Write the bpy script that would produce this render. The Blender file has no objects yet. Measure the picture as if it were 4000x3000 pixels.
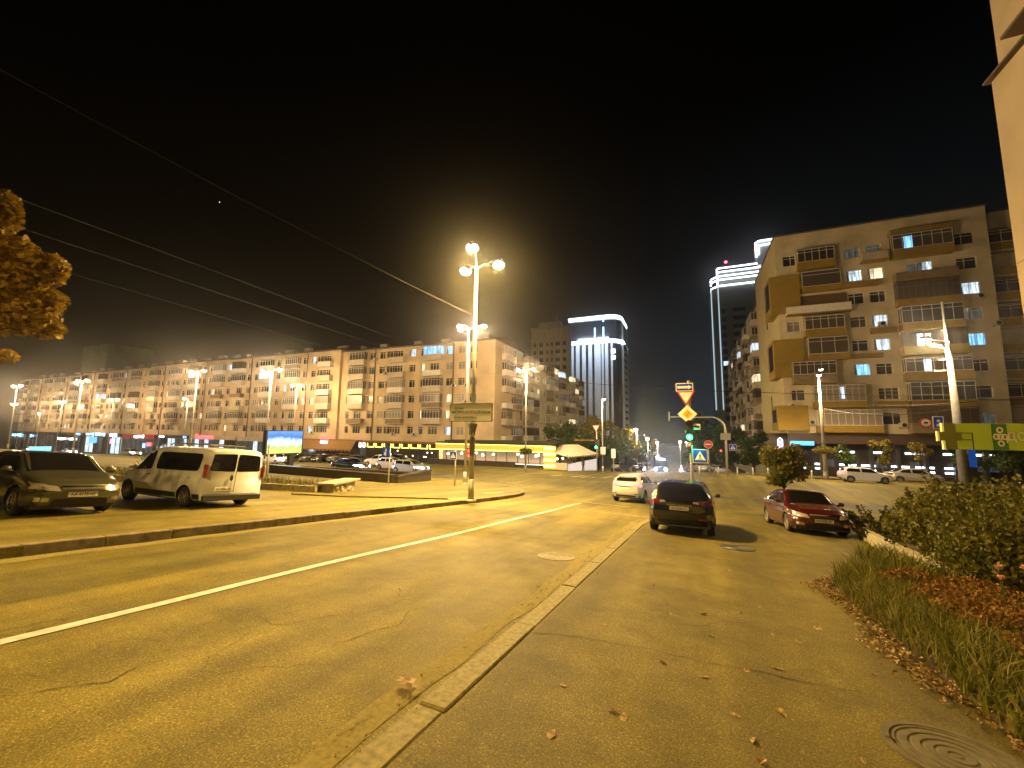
import bpy, bmesh, math, random
from mathutils import Vector, Matrix
from mathutils.bvhtree import BVHTree
random.seed(7)
R=math.radians
SC=bpy.context.scene
COL=SC.collection
# ------------------------------------------------------------------ camera
f_px=1600.0
yaw,pitch,roll=R(23.7),R(6.76),R(0.78)
fw=Vector((-math.sin(yaw)*math.cos(pitch),math.cos(yaw)*math.cos(pitch),math.sin(pitch)))
r0=Vector((math.cos(yaw),math.sin(yaw),0)); u0=r0.cross(fw)
rr=r0*math.cos(roll)+u0*math.sin(roll); uu=u0*math.cos(roll)-r0*math.sin(roll)
cd=bpy.data.cameras.new('camera'); cam=bpy.data.objects.new('camera',cd); COL.objects.link(cam)
cd.sensor_width=36; cd.lens=36*f_px/4000; cd.clip_start=0.05; cd.clip_end=3000
cam.matrix_world=Matrix(((rr.x,uu.x,-fw.x,0),(rr.y,uu.y,-fw.y,0),(rr.z,uu.z,-fw.z,1.6),(0,0,0,1)))
SC.camera=cam
# ------------------------------------------------------------------ world: night sky, dim glow of the town near the horizon
SC.view_settings.view_transform='Standard'; SC.view_settings.look='None'; SC.view_settings.exposure=0.32; SC.view_settings.gamma=1
W=bpy.data.worlds.new('World'); SC.world=W; W.use_nodes=True
nt=W.node_tree; nt.nodes.clear()
def wn(t,**k):
    n=nt.nodes.new(t)
    for a,b in k.items(): setattr(n,a,b)
    return n
out=wn('ShaderNodeOutputWorld'); bg=wn('ShaderNodeBackground'); bg.inputs[1].default_value=1.0
tc=wn('ShaderNodeTexCoord'); sep=wn('ShaderNodeSeparateXYZ'); nt.links.new(tc.outputs['Generated'],sep.inputs[0])
rampz=wn('ShaderNodeValToRGB'); nt.links.new(sep.outputs['Z'],rampz.inputs[0])
e=rampz.color_ramp.elements; e[0].position=0.0; e[0].color=(1,1,1,1); e[1].position=0.62; e[1].color=(0.0,0.0,0.0,1)
m=rampz.color_ramp.elements.new(0.16); m.color=(.55,.55,.55,1)
m=rampz.color_ramp.elements.new(0.36); m.color=(.10,.10,.10,1)
rampx=wn('ShaderNodeValToRGB'); mr=wn('ShaderNodeMapRange'); nt.links.new(sep.outputs['X'],mr.inputs[0])
mr.inputs[1].default_value=-1.0; mr.inputs[2].default_value=0.5; nt.links.new(mr.outputs[0],rampx.inputs[0])
e=rampx.color_ramp.elements; e[0].position=0.12; e[0].color=(.0075,.0045,.0012,1); e[1].position=0.75; e[1].color=(.020,.028,.034,1)
m=rampx.color_ramp.elements.new(0.45); m.color=(.020,.016,.017,1)
mul=wn('ShaderNodeMixRGB',blend_type='MULTIPLY'); mul.inputs[0].default_value=1
nt.links.new(rampx.outputs[0],mul.inputs[1]); nt.links.new(rampz.outputs[0],mul.inputs[2]); nt.links.new(mul.outputs[0],bg.inputs[0]); nt.links.new(bg.outputs[0],out.inputs[0])
SC.cycles.use_denoising=True; SC.cycles.max_bounces=5; SC.cycles.diffuse_bounces=2; SC.cycles.glossy_bounces=3; SC.cycles.transmission_bounces=3
SC.cycles.sample_clamp_indirect=3.0; SC.cycles.sample_clamp_direct=0; SC.cycles.use_light_tree=True; SC.cycles.caustics_reflective=False; SC.cycles.caustics_refractive=False
# ------------------------------------------------------------------ helpers
def tag(o,label=None,cat=None,group=None,kind=None):
    if label: o['label']=label
    if cat: o['category']=cat
    if group: o['group']=group
    if kind: o['kind']=kind
    return o
def empty(name,loc=(0,0,0),rz=0,label=None,cat=None,group=None):
    o=bpy.data.objects.new(name,None); COL.objects.link(o); o.location=loc; o.rotation_euler=(0,0,rz); o.empty_display_size=.2
    return tag(o,label,cat,group)
class MB:
    def __init__(s): s.v=[]; s.f=[]; s.m=[]
    def quad(s,a,b,c,d,mi=0):
        n=len(s.v); s.v+= [tuple(a),tuple(b),tuple(c),tuple(d)]; s.f.append((n,n+1,n+2,n+3)); s.m.append(mi)
    def tri(s,a,b,c,mi=0):
        n=len(s.v); s.v+= [tuple(a),tuple(b),tuple(c)]; s.f.append((n,n+1,n+2)); s.m.append(mi)
    def poly(s,pts,mi=0):
        n=len(s.v); s.v+=[tuple(p) for p in pts]; s.f.append(tuple(range(n,n+len(pts)))); s.m.append(mi)
    def box(s,x0,x1,y0,y1,z0,z1,mi=0,mats=None):
        n=len(s.v); s.v+=[(x0,y0,z0),(x1,y0,z0),(x1,y1,z0),(x0,y1,z0),(x0,y0,z1),(x1,y0,z1),(x1,y1,z1),(x0,y1,z1)]
        for q in ((0,3,2,1),(4,5,6,7),(0,1,5,4),(1,2,6,5),(2,3,7,6),(3,0,4,7)): s.f.append(tuple(n+i for i in q)); s.m.append(mi)
        return s
    def tube(s,pts,rad,seg=8,mi=0,cap=True):
        pts=[Vector(p) for p in pts]; k=len(pts)
        if not hasattr(rad,'__len__'): rad=[rad]*k
        base=len(s.v)
        prev=None
        for i,p in enumerate(pts):
            t=(pts[min(i+1,k-1)]-pts[max(i-1,0)]).normalized()
            if prev is None: a=t.orthogonal().normalized()
            else:
                a=(prev-t*prev.dot(t)); a=a.normalized() if a.length>1e-6 else t.orthogonal().normalized()
            prev=a; b=t.cross(a)
            for j in range(seg):
                th=2*math.pi*j/seg; s.v.append(tuple(p+(a*math.cos(th)+b*math.sin(th))*rad[i]))
        for i in range(k-1):
            for j in range(seg):
                j2=(j+1)%seg; s.f.append((base+i*seg+j,base+i*seg+j2,base+(i+1)*seg+j2,base+(i+1)*seg+j)); s.m.append(mi)
        if cap:
            s.f.append(tuple(base+j for j in reversed(range(seg)))); s.m.append(mi)
            s.f.append(tuple(base+(k-1)*seg+j for j in range(seg))); s.m.append(mi)
        return s
    def lathe(s,prof,seg=16,mi=0,c=(0,0,0),axis='z'):
        base=len(s.v); k=len(prof)
        for (r,h) in prof:
            for j in range(seg):
                th=2*math.pi*j/seg; a,b=r*math.cos(th),r*math.sin(th)
                p=(a,b,h) if axis=='z' else ((a,h,b) if axis=='y' else (h,a,b))
                s.v.append((p[0]+c[0],p[1]+c[1],p[2]+c[2]))
        for i in range(k-1):
            for j in range(seg):
                j2=(j+1)%seg; s.f.append((base+i*seg+j,base+i*seg+j2,base+(i+1)*seg+j2,base+(i+1)*seg+j)); s.m.append(mi)
        return s
    def mesh(s,name,mats,smooth=False):
        me=bpy.data.meshes.new(name); me.from_pydata(s.v,[],s.f)
        if not isinstance(mats,(list,tuple)): mats=[mats]
        for m in mats: me.materials.append(m)
        me.polygons.foreach_set('material_index',s.m)
        if smooth: me.polygons.foreach_set('use_smooth',[True]*len(s.f))
        me.update(); return me
    def build(s,name,mats,parent=None,smooth=False,loc=None,rz=None,fix=True):
        me=s.mesh(name,mats,smooth)
        if fix:
            bm=bmesh.new(); bm.from_mesh(me); bmesh.ops.remove_doubles(bm,verts=bm.verts,dist=1e-5); bmesh.ops.recalc_face_normals(bm,faces=bm.faces); bm.to_mesh(me); bm.free()
        return inst(name,me,parent,loc,rz)
def inst(name,me,parent=None,loc=None,rz=None):
    o=bpy.data.objects.new(name,me); COL.objects.link(o)
    if parent: o.parent=parent
    if loc is not None: o.location=loc
    if rz is not None: o.rotation_euler=(0,0,rz)
    return o
CH={}
def children(o): return list(o.children)
def copy_tree(o,parent=None):
    c=o.copy(); COL.objects.link(c); c.parent=parent
    for ch in children(o): copy_tree(ch,c)
    return c
def text_mesh(s,size,ext=0.0):
    c=bpy.data.curves.new('t','FONT'); c.body=s; c.size=size; c.align_x='CENTER'; c.align_y='CENTER'; c.extrude=ext; c.resolution_u=3
    o=bpy.data.objects.new('t',c); COL.objects.link(o)
    dg=bpy.context.evaluated_depsgraph_get(); dg.update(); m=bpy.data.meshes.new_from_object(o.evaluated_get(dg))
    bpy.data.objects.remove(o); return m
def text_part(s,size,mat,parent,loc,rot=(R(90),0,0),name='lettering',ext=.004,sx=1):
    m=text_mesh(s,size,ext); m.materials.clear(); m.materials.append(mat); o=inst(name,m,parent,loc); o.rotation_euler=rot; o.scale=(sx,1,1); return o
# ------------------------------------------------------------------ materials
MATS={}
def mat(name,col,rough=.6,metal=0,emit=None,es=0,coat=0,spec=.5,noise=None,bump=None):
    if name in MATS: return MATS[name]
    m=bpy.data.materials.new(name); m.use_nodes=True; n=m.node_tree.nodes; l=m.node_tree.links; b=n['Principled BSDF']
    b.inputs['Base Color'].default_value=(*col,1); b.inputs['Roughness'].default_value=rough; b.inputs['Metallic'].default_value=metal
    b.inputs['Specular IOR Level'].default_value=spec; b.inputs['Coat Weight'].default_value=coat; b.inputs['Coat Roughness'].default_value=.05
    if emit: b.inputs['Emission Color'].default_value=(*emit,1); b.inputs['Emission Strength'].default_value=es
    if noise:
        sc,amt=noise[:2]
        t=n.new('ShaderNodeTexCoord'); no=n.new('ShaderNodeTexNoise'); no.inputs['Scale'].default_value=sc; no.inputs['Detail'].default_value=6
        l.new(t.outputs['Object'],no.inputs['Vector'])
        r=n.new('ShaderNodeValToRGB'); l.new(no.outputs['Fac'],r.inputs[0]); r.color_ramp.elements[0].position=.3; r.color_ramp.elements[1].position=.7
        r.color_ramp.elements[0].color=(*[c*(1-amt) for c in col],1); r.color_ramp.elements[1].color=(*[min(1,c*(1+amt)) for c in col],1)
        l.new(r.outputs[0],b.inputs['Base Color'])
        if bump:
            bu=n.new('ShaderNodeBump'); bu.inputs['Strength'].default_value=bump; bu.inputs['Distance'].default_value=.02; l.new(no.outputs['Fac'],bu.inputs['Height']); l.new(bu.outputs[0],b.inputs['Normal'])
    MATS[name]=m; return m
def emis(name,col,s): return mat(name,(.02,.02,.02),.2,emit=col,es=s,spec=.3)
def asphalt(name,base,crack=1.0,big=.25,tint=(1,1,1)):
    m=bpy.data.materials.new(name); m.use_nodes=True; nt=m.node_tree; n=nt.nodes; l=nt.links; b=n['Principled BSDF']
    g=n.new('ShaderNodeNewGeometry'); P=g.outputs['Position']
    def noise(sc,det=4,rough=.6,vec=None):
        k=n.new('ShaderNodeTexNoise'); k.inputs['Scale'].default_value=sc; k.inputs['Detail'].default_value=det; k.inputs['Roughness'].default_value=rough; l.new(vec or P,k.inputs['Vector']); return k.outputs['Fac']
    def ramp(v,stops):
        r=n.new('ShaderNodeValToRGB'); l.new(v,r.inputs[0]); e=r.color_ramp.elements
        e[0].position,e[0].color=stops[0][0],(stops[0][1],)*3+(1,); e[1].position,e[1].color=stops[-1][0],(stops[-1][1],)*3+(1,)
        for p,c in stops[1:-1]: q=e.new(p); q.color=(c,c,c,1)
        return r.outputs[0]
    def mul(a,c):
        x=n.new('ShaderNodeMixRGB'); x.blend_type='MULTIPLY'; x.inputs[0].default_value=1; l.new(a,x.inputs[1]); l.new(c,x.inputs[2]); return x.outputs[0]
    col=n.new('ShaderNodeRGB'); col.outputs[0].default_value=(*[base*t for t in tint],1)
    large=ramp(noise(.22,3),[(.35,1-big),(.65,1+big)])
    mid=ramp(noise(2.3,5),[(.3,.78),(.7,1.18)])
    fine=ramp(noise(78,4,.8),[(.34,.42),(.5,1.0),(.58,1.25),(.66,3.0)])
    # streaks along the driving direction
    mp=n.new('ShaderNodeMapping'); mp.inputs['Scale'].default_value=(1.3,.07,1); l.new(P,mp.inputs[0])
    streak=ramp(noise(1.0,3,.5,mp.outputs[0]),[(.35,.7),(.65,1.22)])
    stain=ramp(noise(.9,4,.7),[(.0,.74),(.36,.84),(.45,1.0)])
    c=mul(mul(mul(mul(mul(col.outputs[0],large),mid),fine),streak),stain)
    # cracks
    w=n.new('ShaderNodeVectorMath'); w.operation='ADD'; nn=n.new('ShaderNodeTexNoise'); nn.inputs['Scale'].default_value=1.6; nn.inputs['Detail'].default_value=5; l.new(P,nn.inputs['Vector'])
    ms=n.new('ShaderNodeVectorMath'); ms.operation='SCALE'; ms.inputs['Scale'].default_value=.55; l.new(nn.outputs['Color'],ms.inputs[0]); l.new(P,w.inputs[0]); l.new(ms.outputs[0],w.inputs[1])
    vo=n.new('ShaderNodeTexVoronoi'); vo.feature='DISTANCE_TO_EDGE'; vo.inputs['Scale'].default_value=.62; l.new(w.outputs[0],vo.inputs['Vector'])
    cr=ramp(vo.outputs['Distance'],[(.0,.0),(.007,1.0)])
    msk=ramp(noise(.33,2),[(.52,0),(.6,crack)])
    inv=n.new('ShaderNodeMixRGB'); l.new(msk,inv.inputs[0]); inv.inputs[1].default_value=(1,1,1,1); l.new(cr,inv.inputs[2])
    sof=n.new('ShaderNodeMixRGB'); sof.inputs[0].default_value=.55; sof.inputs[1].default_value=(1,1,1,1); l.new(inv.outputs[0],sof.inputs[2])
    c=mul(c,sof.outputs[0]); l.new(c,b.inputs['Base Color'])
    b.inputs['Roughness'].default_value=.75; b.inputs['Specular IOR Level'].default_value=.25
    bu=n.new('ShaderNodeBump'); bu.inputs['Strength'].default_value=.5; bu.inputs['Distance'].default_value=.006; l.new(noise(110,2,.8),bu.inputs['Height']); l.new(bu.outputs[0],b.inputs['Normal'])
    MATS[name]=m; return m
def brickwall(name,c1,c2,mortar,sx,sz,axis='x'):
    m=bpy.data.materials.new(name); m.use_nodes=True; nt=m.node_tree; n=nt.nodes; l=nt.links; b=n['Principled BSDF']
    t=n.new('ShaderNodeTexCoord'); sp=n.new('ShaderNodeSeparateXYZ'); cb=n.new('ShaderNodeCombineXYZ'); l.new(t.outputs['Object'],sp.inputs[0])
    l.new(sp.outputs['X' if axis=='x' else 'Y'],cb.inputs[0]); l.new(sp.outputs['Z'],cb.inputs[1])
    br=n.new('ShaderNodeTexBrick'); l.new(cb.outputs[0],br.inputs['Vector']); br.inputs['Scale'].default_value=1; br.inputs['Brick Width'].default_value=sx; br.inputs['Row Height'].default_value=sz; br.inputs['Mortar Size'].default_value=.02
    br.inputs['Color1'].default_value=(*c1,1); br.inputs['Color2'].default_value=(*c2,1); br.inputs['Mortar'].default_value=(*mortar,1)
    no=n.new('ShaderNodeTexNoise'); no.inputs['Scale'].default_value=.5; no.inputs['Detail'].default_value=6; l.new(t.outputs['Object'],no.inputs['Vector'])
    r=n.new('ShaderNodeValToRGB'); r.color_ramp.elements[0].position=.3; r.color_ramp.elements[1].position=.7; r.color_ramp.elements[0].color=(.72,.7,.68,1); r.color_ramp.elements[1].color=(1.1,1.1,1.1,1); l.new(no.outputs['Fac'],r.inputs[0])
    mx=n.new('ShaderNodeMixRGB'); mx.blend_type='MULTIPLY'; mx.inputs[0].default_value=1; l.new(br.outputs[0],mx.inputs[1]); l.new(r.outputs[0],mx.inputs[2]); l.new(mx.outputs[0],b.inputs['Base Color']); b.inputs['Roughness'].default_value=.85
    MATS[name]=m; return m
def leafmat(name,cols,rough=.6,trans=.25):
    m=bpy.data.materials.new(name); m.use_nodes=True; nt=m.node_tree; n=nt.nodes; l=nt.links; b=n['Principled BSDF']
    g=n.new('ShaderNodeNewGeometry'); r=n.new('ShaderNodeValToRGB'); l.new(g.outputs['Random Per Island'],r.inputs[0]); e=r.color_ramp.elements
    e[0].color=(*cols[0],1); e[1].color=(*cols[-1],1)
    for i,c in enumerate(cols[1:-1]): q=e.new((i+1)/(len(cols)-1)); q.color=(*c,1)
    l.new(r.outputs[0],b.inputs['Base Color']); b.inputs['Roughness'].default_value=rough; b.inputs['Specular IOR Level'].default_value=.3
    tr=n.new('ShaderNodeBsdfTranslucent'); l.new(r.outputs[0],tr.inputs[0]); mx=n.new('ShaderNodeMixShader'); mx.inputs[0].default_value=trans
    o=n['Material Output']; l.new(b.outputs[0],mx.inputs[1]); l.new(tr.outputs[0],mx.inputs[2]); l.new(mx.outputs[0],o.inputs[0])
    MATS[name]=m; return m
M_road=asphalt('road_asphalt',.13,1.0,.26,(1,.85,.17)); M_walk=asphalt('pavement_asphalt',.105,.8,.2,(1,.84,.18)); M_island=asphalt('island_asphalt',.15,.5,.18,(1,.85,.18)); M_ground=asphalt('ground_asphalt',.08,.2,.2,(1,.97,.9))  # road, pavement and island tints hold part of the sodium lamps' yellow
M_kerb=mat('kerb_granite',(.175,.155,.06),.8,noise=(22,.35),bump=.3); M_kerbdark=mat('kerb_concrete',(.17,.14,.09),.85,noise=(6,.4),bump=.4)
M_paint=mat('road_paint',(.55,.52,.52),.6,noise=(11,.25)); M_paintworn=mat('worn_paint',(.3,.28,.22),.7,noise=(14,.5)); M_ypaint=mat('yellow_paint',(.6,.38,.03),.6,noise=(10,.2))
M_dust=mat('dust',(.18,.155,.045),.95,noise=(30,.25))
M_soil=mat('soil',(.05,.035,.02),.95,noise=(5,.4),bump=.5)
M_stucco=mat('pale_stucco',(.50,.39,.25),.9,noise=(.25,.22)); M_stucco2=mat('grey_stucco',(.36,.33,.29),.9,noise=(.35,.15)); M_stuccoD=mat('weathered_stucco',(.42,.36,.29),.9,noise=(.5,.2))
M_conc=mat('balcony_concrete',(.46,.40,.33),.85,noise=(2,.2)); M_concd=mat('balcony_sheet',(.20,.15,.10),.8,noise=(2,.3)); M_concw=mat('white_sheet',(.62,.58,.54),.7,noise=(2,.1))
M_frame=mat('white_frame',(.62,.58,.52),.5); M_framew=mat('brown_frame',(.12,.07,.04),.6); M_dglass=mat('dark_glass',(.035,.03,.028),.12,spec=.7); M_glass2=mat('curtained_glass',(.075,.06,.045),.25,spec=.6); M_glass3=mat('pale_curtain_glass',(.22,.19,.16),.3,spec=.6)
M_litc=emis('lit_cool_window',(.7,.86,1.0),1.25); M_litb=emis('lit_blue_window',(.22,.55,1.0),1.6); M_litw=emis('lit_warm_window',(1.0,.80,.48),1.3); M_litd=emis('dim_lit_window',(.55,.58,.5),.10); M_lamp=emis('room_lamp',(1,.85,.65),9)
for m_ in (M_litc,M_litw,M_litb,M_litd):   # curtain folds and uneven room light behind the panes
    n_=m_.node_tree.nodes; l_=m_.node_tree.links; g_=n_.new('ShaderNodeNewGeometry'); w_=n_.new('ShaderNodeTexNoise'); mp_=n_.new('ShaderNodeMapping'); mp_.inputs['Scale'].default_value=(5,5,.5); l_.new(g_.outputs['Position'],mp_.inputs[0]); l_.new(mp_.outputs[0],w_.inputs['Vector']); w_.inputs['Scale'].default_value=1.0; w_.inputs['Detail'].default_value=2
    r_=n_.new('ShaderNodeMapRange'); l_.new(w_.outputs['Fac'],r_.inputs[0]); r_.inputs[1].default_value=.35; r_.inputs[2].default_value=.65; e_=n_['Principled BSDF'].inputs['Emission Strength']; r_.inputs[3].default_value=e_.default_value*.3; r_.inputs[4].default_value=e_.default_value*1.25; l_.new(r_.outputs[0],e_)
M_roof=mat('roof_metal',(.10,.085,.075),.6,noise=(1,.2)); M_pipe=mat('drain_pipe',(.06,.035,.025),.7); M_black=mat('black',(.012,.012,.012),.6)
M_ochre=mat('ochre_render',(.24,.16,.022),.85,noise=(.9,.16)); M_wbrick=brickwall('white_brick',(.66,.57,.40),(.60,.52,.36),(.46,.40,.28),.25,.12); M_sidewall=mat('pale_yellow_wall',(.46,.38,.20),.85,noise=(.6,.1))
M_metal=mat('pole_metal',(.42,.40,.36),.45,metal=.3,noise=(6,.12)); M_metald=mat('dark_metal',(.05,.05,.05),.45,metal=.3); M_polec=mat('pole_concrete',(.17,.17,.18),.8,noise=(5,.2))
M_granite=mat('dark_granite',(.045,.035,.028),.25,noise=(60,.5)); M_stone=mat('rubble_stone',(.33,.29,.21),.9,noise=(7,.35),bump=.8); M_planter=mat('planter_render',(.30,.28,.22),.85,noise=(5,.2),bump=.3)
M_signback=mat('sign_back',(.35,.35,.34),.5,metal=.4); M_white=mat('sign_white',(.8,.8,.78),.45); M_signw=mat('street_sign_white',(.82,.86,.9),.5); M_blue=mat('sign_blue',(.003,.05,.62),.4); M_red=mat('sign_red',(.6,.02,.015),.4); M_yellow=mat('sign_yellow',(.8,.42,.01),.4); M_signblk=mat('sign_black',(.01,.01,.01),.5)
SODIUM=(1.0,.61,.155); WARM=(1.0,.68,.32)
M_head=emis('sodium_lamp_glass',(1.0,.74,.42),42); M_headw=emis('warm_lamp_glass',(1.0,.72,.5),26)
# ------------------------------------------------------------------ terrain
YT=[(-60,5.46),(0,0),(25,-2.28),(30,-2.62),(36,-2.85),(44,-3.15),(52,-3.50),(60,-3.85),(66,-4.25),(85,-5.75),(110,-7.2),(160,-8.5),(400,-9)]
def tz0(Y):
    if Y<=YT[0][0]: return YT[0][1]
    for (a,za),(b,zb) in zip(YT,YT[1:]):
        if Y<=b: t=(Y-a)/(b-a); return za+(zb-za)*t
    return YT[-1][1]
def ss(a,b,x):
    t=max(0,min(1,(x-a)/(b-a))); return t*t*(3-2*t)
def tz(X,Y):
    z=sum(tz0(Y+d) for d in (-2.5,-1.25,0,1.25,2.5))/5
    z+=.72*ss(-14,6,X)*ss(30,50,Y)*(1-ss(62,80,Y))
    if X<-32: z-=(-32-X)*.018*ss(30,55,Y)
    return z
def axis(lo,hi,steps):
    pass
def sheet(name,polyXY,m,dz,step=2.0,parent=None,skirt=0):
    bm=bmesh.new(); vs=[bm.verts.new((x,y,0)) for x,y in polyXY]; f=bm.faces.new(vs); bmesh.ops.triangulate(bm,faces=[f])
    xs=[p[0] for p in polyXY]; ys=[p[1] for p in polyXY]
    y=math.floor(min(ys)/step)*step
    while y<max(ys):
        if y>min(ys): bmesh.ops.bisect_plane(bm,geom=bm.verts[:]+bm.edges[:]+bm.faces[:],plane_co=(0,y,0),plane_no=(0,1,0),dist=1e-4)
        y+=step
    sx=max(step,4.0); x=math.floor(min(xs)/sx)*sx
    while x<max(xs):
        if x>min(xs): bmesh.ops.bisect_plane(bm,geom=bm.verts[:]+bm.edges[:]+bm.faces[:],plane_co=(x,0,0),plane_no=(1,0,0),dist=1e-4)
        x+=sx
    for v in bm.verts: v.co.z=tz(v.co.x,v.co.y)+dz
    if skirt:
        be=[e for e in bm.edges if e.is_boundary]; r=bmesh.ops.extrude_edge_only(bm,edges=be)
        for v in r['geom']:
            if isinstance(v,bmesh.types.BMVert): v.co.z-=skirt
    bmesh.ops.recalc_face_normals(bm,faces=bm.faces)
    me=bpy.data.meshes.new(name); bm.to_mesh(me); bm.free(); me.materials.append(m); o=inst(name,me,parent)
    if parent is None: tag(o,kind='structure')
    return o
# ------------------------------------------------------------------ ground, roads, pavements
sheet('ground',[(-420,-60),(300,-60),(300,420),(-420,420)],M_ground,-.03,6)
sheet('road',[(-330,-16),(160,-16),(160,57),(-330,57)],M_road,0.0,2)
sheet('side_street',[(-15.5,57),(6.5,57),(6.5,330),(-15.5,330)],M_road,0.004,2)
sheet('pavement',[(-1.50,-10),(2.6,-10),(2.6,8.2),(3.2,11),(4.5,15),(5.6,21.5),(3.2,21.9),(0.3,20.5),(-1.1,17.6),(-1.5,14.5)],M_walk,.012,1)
ISL=[(-8.85,-14),(-8.85,18),(-9.0,20.5),(-9.3,22.7),(-9.9,24.7),(-10.9,26.8),(-12.7,28.9),(-15.0,30.4),(-18.5,31.4),(-22.4,31.6),(-150,31.6),(-150,-14)]
def smooth_poly(pts,n=5,closed=False):
    o=[]; 
    for i in range(len(pts)-1):
        p0=Vector(pts[max(i-1,0)]); p1=Vector(pts[i]); p2=Vector(pts[i+1]); p3=Vector(pts[min(i+2,len(pts)-1)])
        for k in range(n):
            t=k/n; q=.5*((2*p1)+(p2-p0)*t+(2*p0-5*p1+4*p2-p3)*t*t+(3*p1-p0-3*p2+p3)*t**3); o.append(tuple(q))
    o.append(tuple(pts[-1])); return o
corner=smooth_poly(ISL[1:10],4)
isl=[ISL[0]]+corner+ISL[10:]
sheet('traffic_island',isl,M_island,.14,1,skirt=.25)
def kerb(name,line,w,h,dz,m,step=1.0,gap=.018,side=1,jit=.006):
    b=MB(); pts=[Vector((p[0],p[1])) for p in line]; L=[0]
    for a,c in zip(pts,pts[1:]): L.append(L[-1]+(c-a).length)
    def at(s):
        for i in range(len(pts)-1):
            if s<=L[i+1] or i==len(pts)-2:
                t=(s-L[i])/(L[i+1]-L[i]); d=(pts[i+1]-pts[i]).normalized(); return pts[i]+(pts[i+1]-pts[i])*t,Vector((-d.y,d.x))*side
    s=0
    while s<L[-1]-.05:
        st=step*random.uniform(.92,1.08); e=min(s+st,L[-1]); a,na=at(s+gap/2); c,nc=at(e-gap/2); j=random.uniform(-jit,jit); jl=random.uniform(-jit,jit)
        P=[a+na*jl,c+nc*jl,c+nc*(w+jl),a+na*(w+jl)]; za=[tz(p.x,p.y)+dz+j for p in P]
        lo=[(p.x,p.y,z-h) for p,z in zip(P,za)]; hi=[(p.x,p.y,z) for p,z in zip(P,za)]
        cb=.012; hi2=[]
        cen=sum(P,Vector((0,0)))/4
        n=len(b.v); b.v+=lo+hi
        for q in ((0,3,2,1),(4,5,6,7),(0,1,5,4),(1,2,6,5),(2,3,7,6),(3,0,4,7)): b.f.append(tuple(n+i for i in q)); b.m.append(0)
        s=e
    o=b.build(name,m); tag(o,kind='structure')
    md=o.modifiers.new('bevel','BEVEL'); md.width=.012; md.segments=1; return o
kerb('kerb',[(-8.84,-14)]+corner[:],.17,.40,.165,M_kerbdark,1.0,side=1)
kerb('kerb',[(-22.4,31.61),(-150,31.61)],.17,.4,.165,M_kerbdark,2.5,side=1)
kerb('kerb',[(-1.76,-8),(-1.76,14.6),(-1.45,17.6),(0.0,20.7)],.21,.2,.015,M_kerb,1.72,side=-1,gap=.014,jit=.006)
# far side pavements
sheet('far_pavement',[(-330,57),(-17.5,57),(-15.5,59.5),(-15.5,330),(-40,330),(-40,90),(-330,90)],M_walk,.12,2,skirt=.3)
sheet('far_pavement',[(160,55),(9,54.2),(6.5,56.5),(6.5,330),(60,330),(160,90)],M_walk,.12,2,skirt=.3)
kerb('kerb',[(-330,56.9),(-17.5,56.9),(-15.4,59.5),(-15.4,140)],.2,.3,.14,M_kerb,3,side=1)
kerb('kerb',[(160,54.9),(9,54.1),(6.4,56.5),(6.4,140)],.2,.3,.14,M_kerb,3,side=-1)
# dusty gutter strips
def strip(name,pts,w,m,dz,step=.5,jit=0):
    b=MB(); pts=[Vector(p[:2]) for p in pts]; row=[]
    for i,p in enumerate(pts):
        d=(pts[min(i+1,len(pts)-1)]-pts[max(0,i-1)]).normalized(); n=Vector((-d.y,d.x)); ww=w*(1+random.uniform(-jit,jit)); row.append((p-n*ww/2,p+n*ww/2))
    for (a,b_),(c,d) in zip(row,row[1:]): b.quad(*[(q.x,q.y,tz(q.x,q.y)+dz) for q in (a,b_,d,c)])
    o=b.build(name,m); tag(o,kind='structure'); return o
def lin(a,c,n): return [(a[0]+(c[0]-a[0])*i/n,a[1]+(c[1]-a[1])*i/n) for i in range(n+1)]
line=[(-5.22+.03*math.sin(y*.9)+(-.012*max(0,y-12)),y) for y in [i*.5 for i in range(-20,43)]]
strip('lane_line',line,.135,M_paint,.007,jit=.05)
strip('stop_line',lin((-4.6,17.5),(-1.5,16.7),10),.10,M_paintworn,.008,jit=.3)
strip('crossing_line',lin((-5.6,22.0),(-2.9,21.0),8),.18,M_paintworn,.008,jit=.4)
strip('gutter_dust',[(-1.90+.02*math.sin(i*.7)+.015*math.sin(i*.31),-8+i*.2) for i in range(115)],.20,M_dust,.004,jit=.12)
strip('gutter_dust',[(-8.66+.03*math.sin(i*.8),-12+i*.2) for i in range(160)],.28,M_dust,.004,jit=.15)
strip('island_marking',[(-10.6,20.6),(-10.35,21.6),(-10.5,22.6)],.3,M_ypaint,.146)
for k in range(9): strip('crossing_stripe',lin((-14.6+k*1.15,44.5),(-14.3+k*1.15,48.8),4),.45,M_paintworn,.008,jit=.1)
kerb('kerb',[(-9.6,15.3),(-11.2,13.9),(-12.7,12.4),(-14.4,11.6)],.12,.2,.20,M_kerb,1.2,side=1)
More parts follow.
